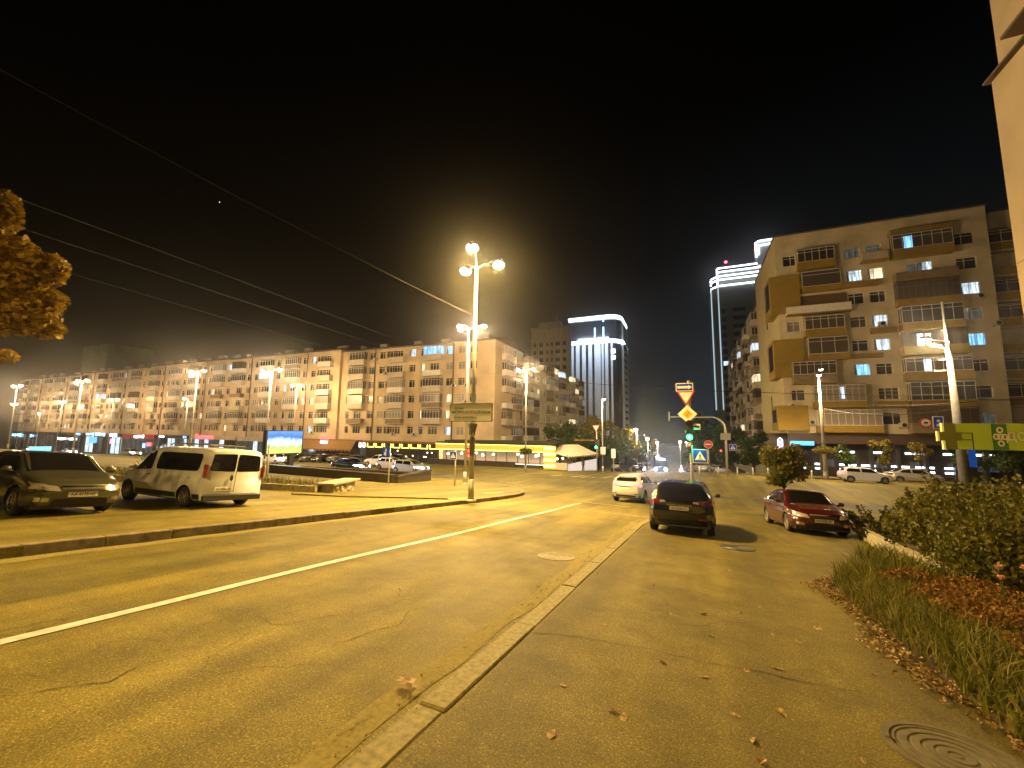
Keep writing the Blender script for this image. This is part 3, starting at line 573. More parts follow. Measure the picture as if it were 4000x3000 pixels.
# ------------------------------------------------------------------ street lamps (each lights its own surroundings)
NW,NP=1.0,1.0
def head_mesh(b,l=.75):
    b.tube([(0,0,0),(l*.35,0,.05),(l,0,.03)],[.07,.16,.09],8)
def lamp(x,y,htop,heads,label,group='street lamps along the avenue',power=1500,col=SODIUM,hm=None,arm=.7,r0=.12,r1=.06,name='street_lamp',base=None,mesh_only=False,zoff=0,cut=False,blob=.2):
    z=tz(x,y)+zoff if base is None else base; t=empty(name,(x,y,z),0,label,'street lamp',group); h=htop-z
    b=MB(); b.tube([(0,0,0),(0,0,.9)],[r0*1.25,r0*1.15],10); b.tube([(0,0,.9),(0,0,h)],[r0,r1],10); b.lathe([(r0*2.1,0),(r0*2.1,.04),(r0*1.3,.06)],10); b.build('pole',M_metal,t,smooth=True)
    for (ang,ln,dz) in heads:
        c,s=math.cos(ang),math.sin(ang); b=MB(); b.tube([(0,0,-.15),(c*ln*.5,s*ln*.5,dz*.8),(c*ln,s*ln,dz)],.035,6); a=b.build('arm',M_metal,t,loc=(0,0,h))
        b=MB(); b.tube([(-.1,0,.02),(.1,0,.07),(.45,0,.10),(.62,0,.04)],[.06,.14,.17,.07],10); hd=b.build('lamp_head',M_metald,t,loc=(c*(ln),s*(ln),h+dz)); hd.rotation_euler=(0,0,ang)
        b=MB(); pr=[(0.001,-blob*.75)]+[(blob*math.sin(math.pi*k/10*.5+.0),-blob*.75*math.cos(math.pi*k/20)) for k in range(1,11)]
        b.lathe([(blob*math.sin(math.pi*k/16),-blob*.62*math.cos(math.pi*k/16)) for k in range(17)],12); g=b.build('lamp_glass',hm or M_head,hd,loc=(.36,0,-.02),smooth=True)
        if power>0:
            ld=bpy.data.lights.new('lamp_light','SPOT' if cut else 'POINT'); ld.energy=power; ld.color=col; ld.shadow_soft_size=.16
            if cut: ld.spot_size=R(164); ld.spot_blend=.6
            lo=bpy.data.objects.new('lamp_light',ld); COL.objects.link(lo); lo.parent=hd; lo.location=(.36,0,-blob*.7-.06)
    return t
PW=5200
L1=lamp(-8.62,15.5,9.0,[(R(-78),.35,.55),(R(150),.62,.1),(R(25),.62,.1)],'tall triple headed lamp on the island tip beside the street name sign',power=PW*1.5,r0=.11,r1=.065,zoff=.15,base=None,hm=emis('bright_lamp_glass',(1,.78,.48),120),blob=.24,cut=True)
lamp(-15.95,27.7,9.8,[(R(175),.55,.25),(R(200),.3,-.1),(R(10),.9,.1)],'lamp just behind the street name sign',power=PW*1.5,zoff=.15,col=WARM)
lamp(-20.05,50.4,9.9,[(R(180),.8,.2),(R(190),.5,-.05),(R(0),.7,.2)],'lamp standing at the avenue crossing before the yellow lit restaurant',power=PW*1.0,hm=M_headw,col=WARM)
lamp(-11.45,57.6,6.3,[(R(-60),.4,.1)],'lone lamp behind the left green traffic light',power=PW*.5,hm=M_headw,col=WARM,r0=.1)
lamp(12.65,53.2,8.2,[(R(60),.5,.7),(R(-100),.4,-.1)],'lamp with a flower basket before the white brick building',cut=True,power=PW*1.5,hm=M_headw,col=WARM,r0=.2,r1=.1)
lamp(-8.7,-9.5,9.6,[(R(-20),.7,.1),(R(200),.7,.1)],'lamp behind the viewer on the island kerb',power=PW*1.6,zoff=.15,cut=True)
lamp(4.2,-14,7.0,[(R(100),.7,.1)],'lamp behind the viewer on the pavement side',power=PW*1.0,cut=True)
AV=[(-46.0,33,8.6,[(R(180),1.2,.1),(R(200),.4,-.2),(R(0),1.1,.1)],'lamp rising behind the glowing billboard'),
    (-61.0,33.2,9.2,[(R(180),1.1,.1),(R(0),1.0,.1),(R(-90),.4,-.6)],'nearest lamp of the left median, above the white van'),
    (-93.0,33.4,9.2,[(R(180),1.2,.1),(R(0),1.2,.1),(R(-80),.4,-.4)],'bright triple lamp over the left sedan roof'),
    (-118.,33.4,9.1,[(R(180),1.2,.1),(R(0),1.2,.1)],'lamp at the left edge of the photo'),
    (-70.0,55.6,10.0,[(R(180),.9,.1),(R(0),1.0,.1)],'lamp before the second apartment block'),
    (-105.5,56,8.2,[(R(-90),.4,.1)],'low lamp seen below the van median lamp'),
    (-138.0,56,8.6,[(R(180),1.2,.1),(R(0),1.5,.1)],'lamp before the fourth apartment block'),
    (-166.,56,8.6,[(R(180),1.2,.1),(R(0),1.2,.1)],'lamp far left before the farthest blocks'),
    (-198.,56,8.4,[(R(180),1.2,.1),(R(0),1.2,.1)],'farthest left lamp in the avenue'),
    (-182.,57,5.4,[(R(180),.4,.1)],'small far lamp under the farthest block windows')]
for x,y,h,hd,lb in AV: lamp(x,y,h,hd,lb,power=PW*(1.0 if y<40 else 1.0)*(.62 if x<-90 else .85),hm=M_headw,col=WARM,blob=.24 if x>-100 else .3)
# lamps down the side street
for x,y,h,lb in ((-9.8,82,2.4,'lamp glowing inside the yellow lit tree'),(-9.5,100,.6,'first lamp right of the yellow lit tree'),(-8.7,118,-.6,'second lamp down the side street'),(-3.3,128,-.5,'double lamp over the side street middle'),(-1.9,150,-1.0,'farthest lamp down the side street')):
    lamp(x,y,h,[(R(-90),.5,.1)],lb,group='lamps down the side street',power=PW*1.1 if y<90 else PW*.5 if y<110 else 1500,hm=M_headw,col=(1,.78,.35),blob=.26+.0012*y)
# flower basket on the right lamp
def blades(b,c,n,hh,sp,w=.02,lean=.5,rnd=random):
    for i in range(n):
        a=rnd.random()*6.283; r=sp*math.sqrt(rnd.random()); x,y=c[0]+r*math.cos(a),c[1]+r*math.sin(a); z=c[2]; h=hh*rnd.uniform(.5,1.1); a2=rnd.random()*6.283; l=lean*h*rnd.random()
        dx,dy=math.cos(a2)*l,math.sin(a2)*l; a3=rnd.random()*6.283; wx,wy=w*math.cos(a3),w*math.sin(a3)
        m_=(x+dx*.35,y+dy*.35,z+h*.6); n0=len(b.v)
        b.v+=[(x-wx,y-wy,z),(x+wx,y+wy,z),(m_[0]+wx*.7,m_[1]+wy*.7,m_[2]),(m_[0]-wx*.7,m_[1]-wy*.7,m_[2]),(x+dx,y+dy,z+h)]
        b.f+=[(n0,n0+1,n0+2,n0+3),(n0+3,n0+2,n0+4)]; b.m+=[0,0]
def leaves(b,c,r,n,s,rnd=random,flat=.0,shell=.35):
    for i in range(n):
        d=Vector((rnd.gauss(0,1),rnd.gauss(0,1),rnd.gauss(0,1))).normalized()*(shell+(1-shell)*rnd.random()**.6)
        p=Vector((c[0]+d.x*r[0],c[1]+d.y*r[1],c[2]+d.z*r[2])); a=Vector((rnd.gauss(0,1),rnd.gauss(0,1),rnd.gauss(0,.7)-flat)).normalized(); q=a.orthogonal().normalized(); th=rnd.random()*6.28
        q=(q*math.cos(th)+a.cross(q)*math.sin(th)); w=a.cross(q)*s*.42*rnd.uniform(.7,1.3); l=q*s*rnd.uniform(.7,1.4)
        n0=len(b.v); b.v+=[tuple(p-l*.5),tuple(p+w-l*.05),tuple(p+l*.5+a*s*.12),tuple(p-w-l*.05)]; b.f.append((n0,n0+1,n0+2,n0+3)); b.m.append(0)
L_green=leafmat('dark_green_leaves',[(.025,.05,.008),(.05,.085,.012),(.085,.11,.02)]); L_yel=leafmat('yellow_green_leaves',[(.08,.09,.01),(.15,.13,.015),(.22,.15,.02)]); L_or=leafmat('autumn_orange_leaves',[(.16,.10,.012),(.30,.19,.02),(.42,.30,.04)],.5)
L_hedge=leafmat('hedge_leaves',[(.03,.04,.006),(.075,.085,.01),(.14,.14,.018),(.16,.12,.016)]); L_grass=leafmat('grass_blades',[(.04,.05,.008),(.09,.11,.01),(.15,.15,.02),(.26,.20,.08)],.7); L_rust=leafmat('rusty_flower_heads',[(.08,.045,.012),(.18,.095,.022),(.30,.18,.05)],.9,.1); L_jun=leafmat('juniper_leaves',[(.02,.035,.008),(.05,.05,.01),(.09,.06,.015)])
L_dry=leafmat('dry_leaves',[(.07,.035,.012),(.15,.085,.025),(.24,.16,.06),(.42,.34,.2)],.7,.05); M_bark=mat('bark',(.07,.05,.035),.9,noise=(8,.4),bump=.5)
t=empty('flower_basket',(12.65,53.2,.1),0,'hanging ring of flowers around the right lamp pole','flower basket'); b=MB(); b.lathe([(.25,-.25),(.75,-.1),(.8,.05),(.25,.1)],12); b.build('basket',M_metald,t)
b=MB(); leaves(b,(0,0,.1),(1.05,1.05,.42),900,.16); b.build('foliage',L_yel,t,fix=False)
t=empty('flower_basket',(-20.05,50.4,-.9),0,'dark flower basket on the pole before the yellow lit restaurant','flower basket'); b=MB(); b.lathe([(.2,-.2),(.6,-.1),(.65,.05),(.2,.1)],12); b.build('basket',M_metald,t); b=MB(); leaves(b,(0,0,.1),(.95,.95,.42),600,.16); b.build('foliage',L_green,t,fix=False)
# ------------------------------------------------------------------ street name sign on lamp one
t=empty('street_sign',(-8.60,15.28,2.42),R(2),'wide pale street name sign with arrows on the island lamp pole','street sign')
b=MB(); b.box(-.99,.99,-.03,.0,-.36,.36); b.build('panel',M_signw,t); b=MB()
for x0,x1,z0,z1 in ((-1.0,1.0,.36,.385),(-1.0,1.0,-.385,-.36),(-1.01,-.985,-.36,.36),(.985,1.01,-.36,.36)): b.box(x0,x1,-.045,.005,z0,z1)
b.build('frame',M_metald,t)
M_ink=mat('sign_ink',(.03,.03,.025),.5)
o=text_part('вулиця',.12,M_ink,t,(-.55,-.034,.19)); o=text_part('ВЕЛИКА ВАСИЛЬКІВСЬКА',.165,M_ink,t,(-.02,-.034,.02),sx=.74); text_part('VELYKA VASYLKIVSKA St.',.115,M_ink,t,(-.23,-.034,-.2),sx=.85)
for s in (-1,1):
    b=MB(); b.box(-.07,.03,-.036,-.032,-.018,.018); b.poly([(.03,-.036,.06),(.03,-.036,-.06),(.11,-.036,0)]); o=b.build('arrow',M_ink,t,loc=(s*.84,0,.02)); o.scale=(s,1,1)
# funnel shaped sign (seen from behind) and box under it
t=empty('sign_board',(-8.62,15.5,.6),0,'dark waisted sign board seen from behind under the street name sign','sign board')
b=MB(); b.lathe([(.11,.75),(.32,1.32),(.32,1.36),(.11,1.36)],4); b.lathe([(.14,.0),(.17,.05),(.17,.75),(.11,.8)],10); t.scale=(.72,.72,1)
b.build('housing',mat('housing_grey',(.13,.12,.10),.6),t)
# ------------------------------------------------------------------ signs
def blank(s): pass
def ped_sign(x,y,z,s,label,pole=None,rz=0,group='pedestrian crossing signs',thing=True):
    t=empty('crossing_sign',(x,y,z),rz,label,'crossing sign',group); h=s/2
    b=MB(); b.box(-h,h,0,.03,-h,h); b.build('panel',M_white,t); b=MB(); b.box(-h*.93,h*.93,-.004,-.001,-h*.93,h*.93); b.build('blue_field',M_blue,t)
    b=MB(); b.poly([(-h*.74,-.008,-h*.58),(h*.74,-.008,-h*.58),(0,-.008,h*.72)]); b.build('white_triangle',M_white,t)
    b=MB(); q=h
    def bar(x0,z0,x1,z1,w=.045):
        d=Vector((x1-x0,0,z1-z0)); n=Vector((-d.z,0,d.x)).normalized()*w*q; b.poly([(x0*q+n.x,-.012,z0*q+n.z),(x0*q-n.x,-.012,z0*q-n.z),(x1*q-n.x,-.012,z1*q-n.z),(x1*q+n.x,-.012,z1*q+n.z)])
    bar(0,.28,-.02,-.1,.07); bar(-.02,-.1,-.22,-.5); bar(-.02,-.1,.2,-.5); bar(0,.22,.2,.0,.035); bar(0,.22,-.2,.02,.035); b.poly([(q*.07*math.cos(a*.785),-.012,q*(.4+.07*math.sin(a*.785))) for a in range(8)])
    for k in range(4): bar(-.5+k*.28,-.56,-.56+k*.28,-.5,.06)
    b.build('walking_figure',M_signblk,t); return t
def sig_pole(x,y,h,label,z=None,r=.06,m=M_metal):
    z=tz(x,y) if z is None else z; t=empty('signal_pole',(x,y,z),0,label,'signal pole'); b=MB(); b.tube([(0,0,0),(0,0,h-z)],[r*1.2,r],10); b.build('pole',m,t,smooth=True); return t
G_on=emis('green_signal_light',(.0,1.0,.06),15); R_on=emis('red_signal_light',(1,.04,.02),8)
def traffic_light(x,y,z,on,label,rz=0,light=0,s=1):
    t=empty('traffic_light',(x,y,z),rz,label,'traffic light','traffic lights at the junction')
    b=MB(); b.box(-.17*s,.17*s,0,.2*s,-.5*s,.5*s); 
    for k in range(3): b.tube([(0,.0,(.33-.33*k)*s),(0,-.16*s,(.33-.33*k)*s)],.14*s,12,cap=False)
    b.build('housing',M_metald,t)
    for k,nm,col in ((0,'r',(.12,.01,.01)),(1,'y',(.12,.08,.01)),(2,'g',(.01,.1,.03))):
        b=MB(); b.lathe([(.0,-.02*s),(.125*s,-.01*s)],14,0,(0,-.01,(.33-.33*k)*s),'y'); b.build('lens',(G_on if on=='g' else R_on) if on==nm else mat('off_lens_'+nm,col,.3),t)
    if light:
        ld=bpy.data.lights.new('signal_glow','SPOT'); ld.spot_size=R(150); ld.spot_blend=.9; ld.energy=light; ld.color=(.02,1,.3) if on=='g' else (1,.05,.02); ld.shadow_soft_size=.1; lo=bpy.data.objects.new('signal_glow',ld); COL.objects.link(lo); lo.parent=t; lo.location=(0,-.2,(-.33 if on=='g' else .33)*s); lo.rotation_euler=(R(80),0,0)
    return t
SY=21.0
sig_pole(-.08,SY,4.15,'pole of the junction signal behind the black car')
ZB=1.78
traffic_light(-.12,SY-.12,1.78+.05,'g','green traffic light above the black car roof',light=1100)
b=MB(); b.box(-.3,.3,0,.03,-.17,.17)
def arrow_board(x,y,z,w,h,label,c1,c2,rz=0):
    t=empty('arrow_sign',(x,y,z),rz,label,'arrow sign'); b=MB(); b.box(-w/2,w/2,0,.03,-h/2,h/2); b.build('panel',M_white,t)
    b=MB(); b.box(-w*.45,w*.45,-.004,-.001,-h*.4,h*.4); b.build('field',c1,t); b=MB(); b.box(-w*.4,w*.22,-.008,-.005,-h*.14,h*.14); b.poly([(w*.22,-.008,h*.26),(w*.22,-.008,-h*.26),(w*.43,-.008,0)]); b.build('arrow',c2,t); return t
arrow_board(-.27,SY-.1,3.84,.76,.40,'blue one way arrow sign at the very top of the signal pole',M_blue,M_white)
t=empty('give_way_sign',(-.22,SY-.12,3.32),0,'give way triangle above the yellow diamond sign','give way sign'); b=MB(); b.poly([(-.40,0,.33),(.40,0,.33),(0,0,-.36)]); b.poly([(-.40,.03,.33),(.40,.03,.33),(0,.03,-.36)]); 
b.build('panel',M_red,t); b=MB(); b.poly([(-.30,-.005,.27),(.30,-.005,.27),(0,-.005,-.25)]); b.build('white_triangle',M_white,t)
t=empty('priority_sign',(-.18,SY-.14,2.57),0,'yellow and white diamond priority sign over the green light','priority sign'); b=MB(); b.poly([(-.42,0,0),(0,0,-.42),(.42,0,0),(0,0,.42)]); b.poly([(-.42,.03,0),(0,.03,-.42),(.42,.03,0),(0,.03,.42)]); b.build('panel',M_white,t); b=MB(); b.poly([(-.22,-.005,0),(0,-.005,-.22),(.22,-.005,0),(0,-.005,.22)]); b.build('yellow_field',M_yellow,t)
b=MB(); b.poly([(-.10,-.009,-.10),(-.05,-.009,-.15),(.12,-.009,.09),(.07,-.009,.14)]); b.build('grey_stripe',mat('sign_grey',(.35,.25,.05),.5),t)
arrow_board(.20,SY-.1,1.98,.30,.27,'small white square sign with black arrow beside the green light',M_white,M_signblk)
ped_sign(.29,SY-.1,.64,.62,'large blue pedestrian crossing sign under the green light')
traffic_light(-.15,SY-.16,1.0-.0,'r','small side signal with red glow beside the large crossing sign',s=.45)
# gantry with curved arm on far side
t=empty('gantry_pole',(3.45,52.6,tz(3.45,52.6)),0,'tall pole with a curved arm over the side street','gantry pole'); g=-t.location.z
pts=[(0,0,0),(0,0,2.0+g)]+[(-1.3+1.3*math.cos(a),0,2.2+g+1.45*math.sin(a)) for a in [i*math.pi/16 for i in range(1,9)]]+[(-5.85,0,3.72+g)]
b=MB(); b.tube(pts,[.12]*2+[.09]*8+[.05],8); b.build('pole',M_metal,t,smooth=True)
b=MB(); b.box(-6.0,-5.85,-.05,.05,3.2+g,4.3+g); b.build('end_bracket',M_metal,t)
b=MB(); b.box(-.55,.5,-.18,-.14,1.1+g,1.85+g); b.build('sign_plate',M_signback,t)
traffic_light(2.9,52.4,-.35,'r','dark signal hanging on the curved arm pole',s=.7)
ped_sign(4.1,52.4,.27,.72,'blue pedestrian crossing sign on the curved arm pole')
sig_pole(1.63,52.6,.5,'thin post of the no entry sign',r=.045)
t=empty('no_entry_sign',(1.63,52.5,.56),0,'round red no entry sign beyond the crossing','no entry sign'); b=MB(); b.lathe([(0,-.0),(.47,-.0),(.47,.03),(0,.03)],24,0,(0,0,0),'y'); b.build('rim',M_white,t); b=MB(); b.lathe([(0,-.01),(.43,-.008)],24,0,(0,0,0),'y'); b.build('red_disc',M_red,t); b=MB(); b.box(-.3,.3,-.02,-.012,-.07,.07); b.build('white_bar',M_white,t)
# left green signal
sig_pole(-11.95,56.2,2.5,'slim post of the left green signal')
traffic_light(-12.0,56.0,.2,'g','green traffic light before the dark trees on the left corner',light=2200,s=1.3)
t=empty('give_way_sign',(-12.0,56.0,2.35),0,'small give way sign above the left green signal','give way sign'); b=MB(); b.poly([(-.55,0,.4),(.55,0,.4),(0,0,-.55)]); b.build('panel',M_red,t); b=MB(); b.poly([(-.4,-.01,.32),(.4,-.01,.32),(0,-.01,-.38)]); b.build('white_triangle',M_white,t)
t=empty('info_plate',(-11.35,57.3,-.7),0,'blank plate low on the lamp right of the left green signal','sign plate'); b=MB(); b.box(-.35,.35,-.03,0,-.5,.5); b.build('panel',M_white,t)
t=empty('info_sign',(-10.4,60,tz(-10.4,60)),0,'small post sign before the dark tree','sign'); b=MB(); b.tube([(0,0,0),(0,0,3.0)],.05,6); b.build('post',M_metal,t); b=MB(); b.box(-.3,.3,-.06,-.03,2.0,3.3); b.build('panel',M_white,t)
# left small blue signs
ped_sign(-15.35,24.9,-.05,.55,'blue crossing sign low behind the street name sign')
sig_pole(-15.2,25.0,.35,'short post of the crossing sign behind the lamp',r=.045)
t=empty('red_signal',(-28.3,50,-1.3),0,'red pedestrian signal pair left of the lamp pole','pedestrian signal'); b=MB(); b.box(-.3,.3,0,.25,-.7,.7); b.build('housing',M_metald,t)
for k in (-.32,.32): b=MB(); b.lathe([(0,-.02),(.24,-.01)],14,0,(0,-.01,k),'y'); b.build('lens',R_on,t)
sig_pole(-28.3,50.15,-1.9,'short post of the red pedestrian signal')
sig_pole(-18.45,22.0,.45,'short post with the blue lane sign by the granite walls',r=.04)
t=empty('lane_sign',(-18.7,21.9,.2),0,'square blue lane sign with a white arrow','lane sign'); b=MB(); b.box(-.33,.33,0,.03,-.33,.33); b.build('panel',M_blue,t); b=MB(); b.box(-.03,.03,-.006,-.002,-.24,.24); b.poly([(-.1,-.006,.1),(.1,-.006,.1),(0,-.006,.26)]); b.box(-.14,-.06,-.006,-.002,-.2,.0); b.build('arrow',M_white,t)
# billboard
t=empty('billboard',(-38.9,30,tz(-38.9,30)),R(88),'glowing billboard with a blue and green picture by the avenue','billboard'); g=-t.location.z
b=MB(); b.box(.75,1.35,0,.5,.14,1.0+g); b.build('leg',M_metald,t)
b=MB(); b.box(-2.35,2.35,-.05,.55,-.75+g-.0,1.95+g); b.build('case',M_metald,t)
def picture_mat():
    m=bpy.data.materials.new('advert_screen'); m.use_nodes=True; n=m.node_tree.nodes; l=m.node_tree.links; b=n['Principled BSDF']
    t=n.new('ShaderNodeTexCoord'); mp=n.new('ShaderNodeMapping'); l.new(t.outputs['Object'],mp.inputs[0]); mp.inputs['Scale'].default_value=(.9,1,.5); mp.inputs['Rotation'].default_value=(0,.6,0)
    w=n.new('ShaderNodeTexNoise'); w.inputs['Scale'].default_value=1.1; w.inputs['Detail'].default_value=5; w.inputs['Distortion'].default_value=1.2; l.new(mp.outputs[0],w.inputs['Vector'])
    sp=n.new('ShaderNodeSeparateXYZ'); l.new(t.outputs['Object'],sp.inputs[0]); ad=n.new('ShaderNodeMath'); ad.operation='MULTIPLY_ADD'; l.new(w.outputs['Fac'],ad.inputs[0]); ad.inputs[1].default_value=1.3; l.new(sp.outputs['Z'],ad.inputs[2])
    mr=n.new('ShaderNodeMapRange'); mr.inputs[1].default_value=-.6; mr.inputs[2].default_value=1.9; l.new(ad.outputs[0],mr.inputs[0])
    r=n.new('ShaderNodeValToRGB'); l.new(mr.outputs[0],r.inputs[0]); e=r.color_ramp.elements; e[0].position=.1; e[0].color=(.55,.6,.12,1); e[1].position=.95; e[1].color=(.05,.25,1,1)
    for p,c in ((.3,(.35,.6,.15,1)),(.45,(.75,.85,.8,1)),(.6,(.4,.7,.95,1)),(.75,(.02,.12,.6,1))): q=e.new(p); q.color=c
    l.new(r.outputs[0],b.inputs['Emission Color']); b.inputs['Emission Strength'].default_value=1.5; b.inputs['Base Color'].default_value=(.02,.02,.02,1); return m
t.scale=(.88,.88,.9)
b=MB(); b.quad((-2.2,-.06,-1.25),(2.2,-.06,-1.25),(2.2,-.06,1.25),(-2.2,-.06,1.25)); b.build('screen',picture_mat(),t,loc=(0,-.01,.6+g))
t=empty('bus_stop_screen',(-43.9,14,tz(-43.9,14)+.14),R(72),'small glowing light blue screen above the left sedan roof','screen'); b=MB(); b.box(-.06,.06,0,.1,0,.6); b.build('leg',M_metald,t); b=MB(); b.box(-.55,.55,-.05,.1,.55,1.25); b.build('screen',emis('pale_blue_screen',(.25,.7,1.0),1.3),t)
# posts on the island left
sig_pole(-27.5,20,.55,'grey post between the van and the billboard',r=.06)
# ------------------------------------------------------------------ wall granite parapets & planter
def parapet(x0,y0,x1,y1,h,th,label,m=M_granite,cap=True):
    d=Vector((x1-x0,y1-y0)); L=d.length; rz=math.atan2(d.y,d.x); z0=tz(x0,y0); z1=tz(x1,y1); t=empty('granite_parapet',(x0,y0,z0+.1),rz,label,'parapet','parapets of the underpass'); dz=z1-z0
    b=MB(); n=max(1,int(L/1.6))
    for k in range(n):
        xa,xb=L*k/n+.006,L*(k+1)/n-.006; b.box(xa,xb,-th/2,th/2,-1.2,h-.1)
    b.build('wall',m,t); b=MB(); b.box(-.05,L+.05,-th/2-.06,th/2+.06,h-.09,h); b.build('coping',m,t); return t
parapet(-18.9,23.2,-33,24.4,.62,.5,'nearer dark granite parapet on the island'); parapet(-19.9,28.6,-34,28.3,.62,.5,'farther dark granite parapet toward the avenue')
parapet(-18.9,23.2,-19.9,28.6,.5,.45,'short end parapet joining the two granite walls')
def prism_thing(name,poly,h,m,label,cat,dz=0,below=1.0,group=None,partname='wall'):
    cx=sum(p[0] for p in poly)/len(poly); cy=sum(p[1] for p in poly)/len(poly); z=tz(cx,cy); t=empty(name,(cx,cy,z),0,label,cat,group)
    b=MB(); top=[(p[0]-cx,p[1]-cy,tz(*p)-z+h+dz) for p in poly]; bot=[(p[0]-cx,p[1]-cy,tz(*p)-z-below) for p in poly]; n=len(poly)
    b.poly(top)
    for i in range(n): j=(i+1)%n; b.quad(bot[i],bot[j],top[j],top[i])
    b.build(partname,m,t); return t
bed=[(-14.9,13.1),(-23,10.2),(-34,6.6),(-37,11),(-25,14.6),(-15.4,15.6)]
kerb('bed_kerb',bed+[bed[0]],.18,.6,.40,M_stone,1.3,side=-1)
inner=[(-15.2,13.35),(-23,10.5),(-33.7,7.0),(-36.5,10.9),(-25,14.3),(-15.6,15.3)]
sheet('bed_soil',inner,M_soil,.34,2)
b=MB(); rnd=random.Random(2)
def inpoly(x,y,P):
    c=False; j=len(P)-1
    for i in range(len(P)):
        if (P[i][1]>y)!=(P[j][1]>y) and x<(P[j][0]-P[i][0])*(y-P[i][1])/(P[j][1]-P[i][1])+P[i][0]: c=not c
        j=i
    return c
for i in range(9000):
    x=rnd.uniform(-36,-15); y=rnd.uniform(7,15.5)
    if inpoly(x,y,inner): blades(b,(x,y,tz(x,y)+.33),1,.34,.05,.014,.9,rnd)
g=b.build('island_grass',L_grass,None,fix=False); tag(g,'rough grass in the stone edged bed behind the van','grass',kind='stuff')
t=empty('stone_bench',(-14.9,14.4,tz(-14.9,14.4)+.14),R(105),'rubble stone plinth with a pale slab at the end of the grass bed','stone bench'); b=MB()
for k in range(26):
    x=rnd.uniform(-1.15,1.15); z=rnd.uniform(0,.4); s=rnd.uniform(.12,.2); yv=rnd.choice((-.42,.42)); b.lathe([(0,-s*.8),(s*.8,-s*.5),(s,0),(s*.75,s*.5),(0,s*.75)],7,0,(x,yv*.9,z+.08))
b.box(-1.25,1.25,-.4,.4,-.3,.5); b.build('rubble_base',M_stone,t); b=MB(); b.box(-1.6,1.6,-.62,.62,.5,.6); b.build('slab',M_planter,t); t.scale=(.7,.7,.8)
# ------------------------------------------------------------------ shops along the ground floor of the row
def shop(x0,x1,label,ztop=-.2,glassk='dim',fascia=None,fh=.8,Y=63.9,n=6,depth=.9,frame=M_metald,inner=None):
    cx=(x0+x1)/2; z=tz(cx,Y)+.1; w=x1-x0; t=empty('shop',(cx,Y,z),0,label,'shop','shops under the long apartment row'); H=ztop-z
    b=MB(); b.box(-w/2,w/2,-.12,depth,H-fh,H); b.build('fascia',fascia or M_concd,t)
    g=MB(); 
    if glassk=='panes':
        for k in range(n):
            xa=-w/2+w*k/n+.08; xb=-w/2+w*(k+1)/n-.08; g.box(xa,xb,.1,.16,.35,H-fh-.05,rndS.choice((0,0,1,2)))
        g.build('shop_window',[GL['cool'],GL['dim'],M_dglass],t)
    else: g.box(-w/2+.1,w/2-.1,.1,.16,.3,H-fh,0); g.build('shop_window',GL[glassk],t)
    b=MB(); b.box(-w/2,w/2,.0,depth,-1.5,.32)
    for k in range(n+1): x=-w/2+(w-.12)*k/n; b.box(x,x+.12,.0,.2,.32,H-fh)
    b.build('frame',frame,t); return t,H
rndS=random.Random(4)
def sign(t,x,z,w,h,m,y=-.2,name='lit_sign'):
    b=MB(); b.box(-w/2,w/2,0,.07,-h/2,h/2); return b.build(name,m,t,loc=(x,y,z))
def bars(t,x,z,w,h,n,m,y=-.22):   # rows of glowing letters too far to read
    b=MB(); r=random.Random(n)
    for k in range(n):
        xa=-w/2+w*k/n; b.box(xa,xa+w/n*.65,0,.05,-h/2*r.uniform(.5,1),h/2*r.uniform(.5,1))
    return b.build('lit_lettering',m,t,loc=(x,y,z))
E_w=emis('white_lettering',(.85,.93,1),6); E_b=emis('blue_lettering',(.15,.45,1),5); E_c=emis('cyan_lettering',(.25,.75,1),4); E_r=emis('red_lettering',(1,.06,.08),5); E_y=emis('yellow_led_strip',(1,.78,.12),6); E_g=emis('green_lettering',(.3,1,.5),3)
M_redf=mat('red_fascia',(.30,.02,.02),.5); M_awn=mat('brown_awning',(.22,.12,.035),.8); M_cream=mat('cream_awning',(.55,.47,.36),.8); M_brownwood=mat('brown_timber',(.16,.07,.03),.6)
# restaurant with yellow outlined windows (x -59.6..-42.5)
t,H=shop(-59.4,-42.3,'restaurant front with yellow lit window frames under the nearest block',-.35,'dark',M_brownwood,.35,n=8,Y=63.6)
for k in range(8):
    x=-8.1+k*2.1; b=MB(); b.box(0,1.7,0,.05,0,.09); b.box(0,.1,0,.05,.09,.75); b.box(1.6,1.7,0,.05,.09,.75); b.build('light_strip',E_y,t,loc=(x,-.1,H-1.25))
for k in range(10): b=MB(); b.lathe([(.01,0),(.12,.1),(.01,.2)],8); b.build('lamp_globe',M_lamp,t,loc=(rndS.uniform(-3,8),.0,rndS.uniform(.9,2.2)))
t2,H2=shop(-42.2,-39.6,'narrow golden lit pillar between restaurant and cafe',-.3,'warm',M_brownwood,.3,n=1,Y=63.4)
for k in range(4): b=MB(); b.box(-.95,.95,0,.1,0,.42); b.build('light_box',mat('golden_panel',(.5,.36,.05),.5,emit=(1,.75,.12),es=1.4),t2,loc=(0,-.22,.6+k*.78))
t3,H3=shop(-39.5,-32.2,'cafe front with white oval sign at the corner block',-.35,'dim',M_brownwood,.5,n=5,Y=63.5)
b=MB(); b.lathe([(0,-.06),(.7,-.04),(.72,0)],20,0,(0,0,0),'y'); o=b.build('oval_sign',E_w,t3,loc=(.0,-.3,H3-.8)); o.scale=(2.1,1,.62)
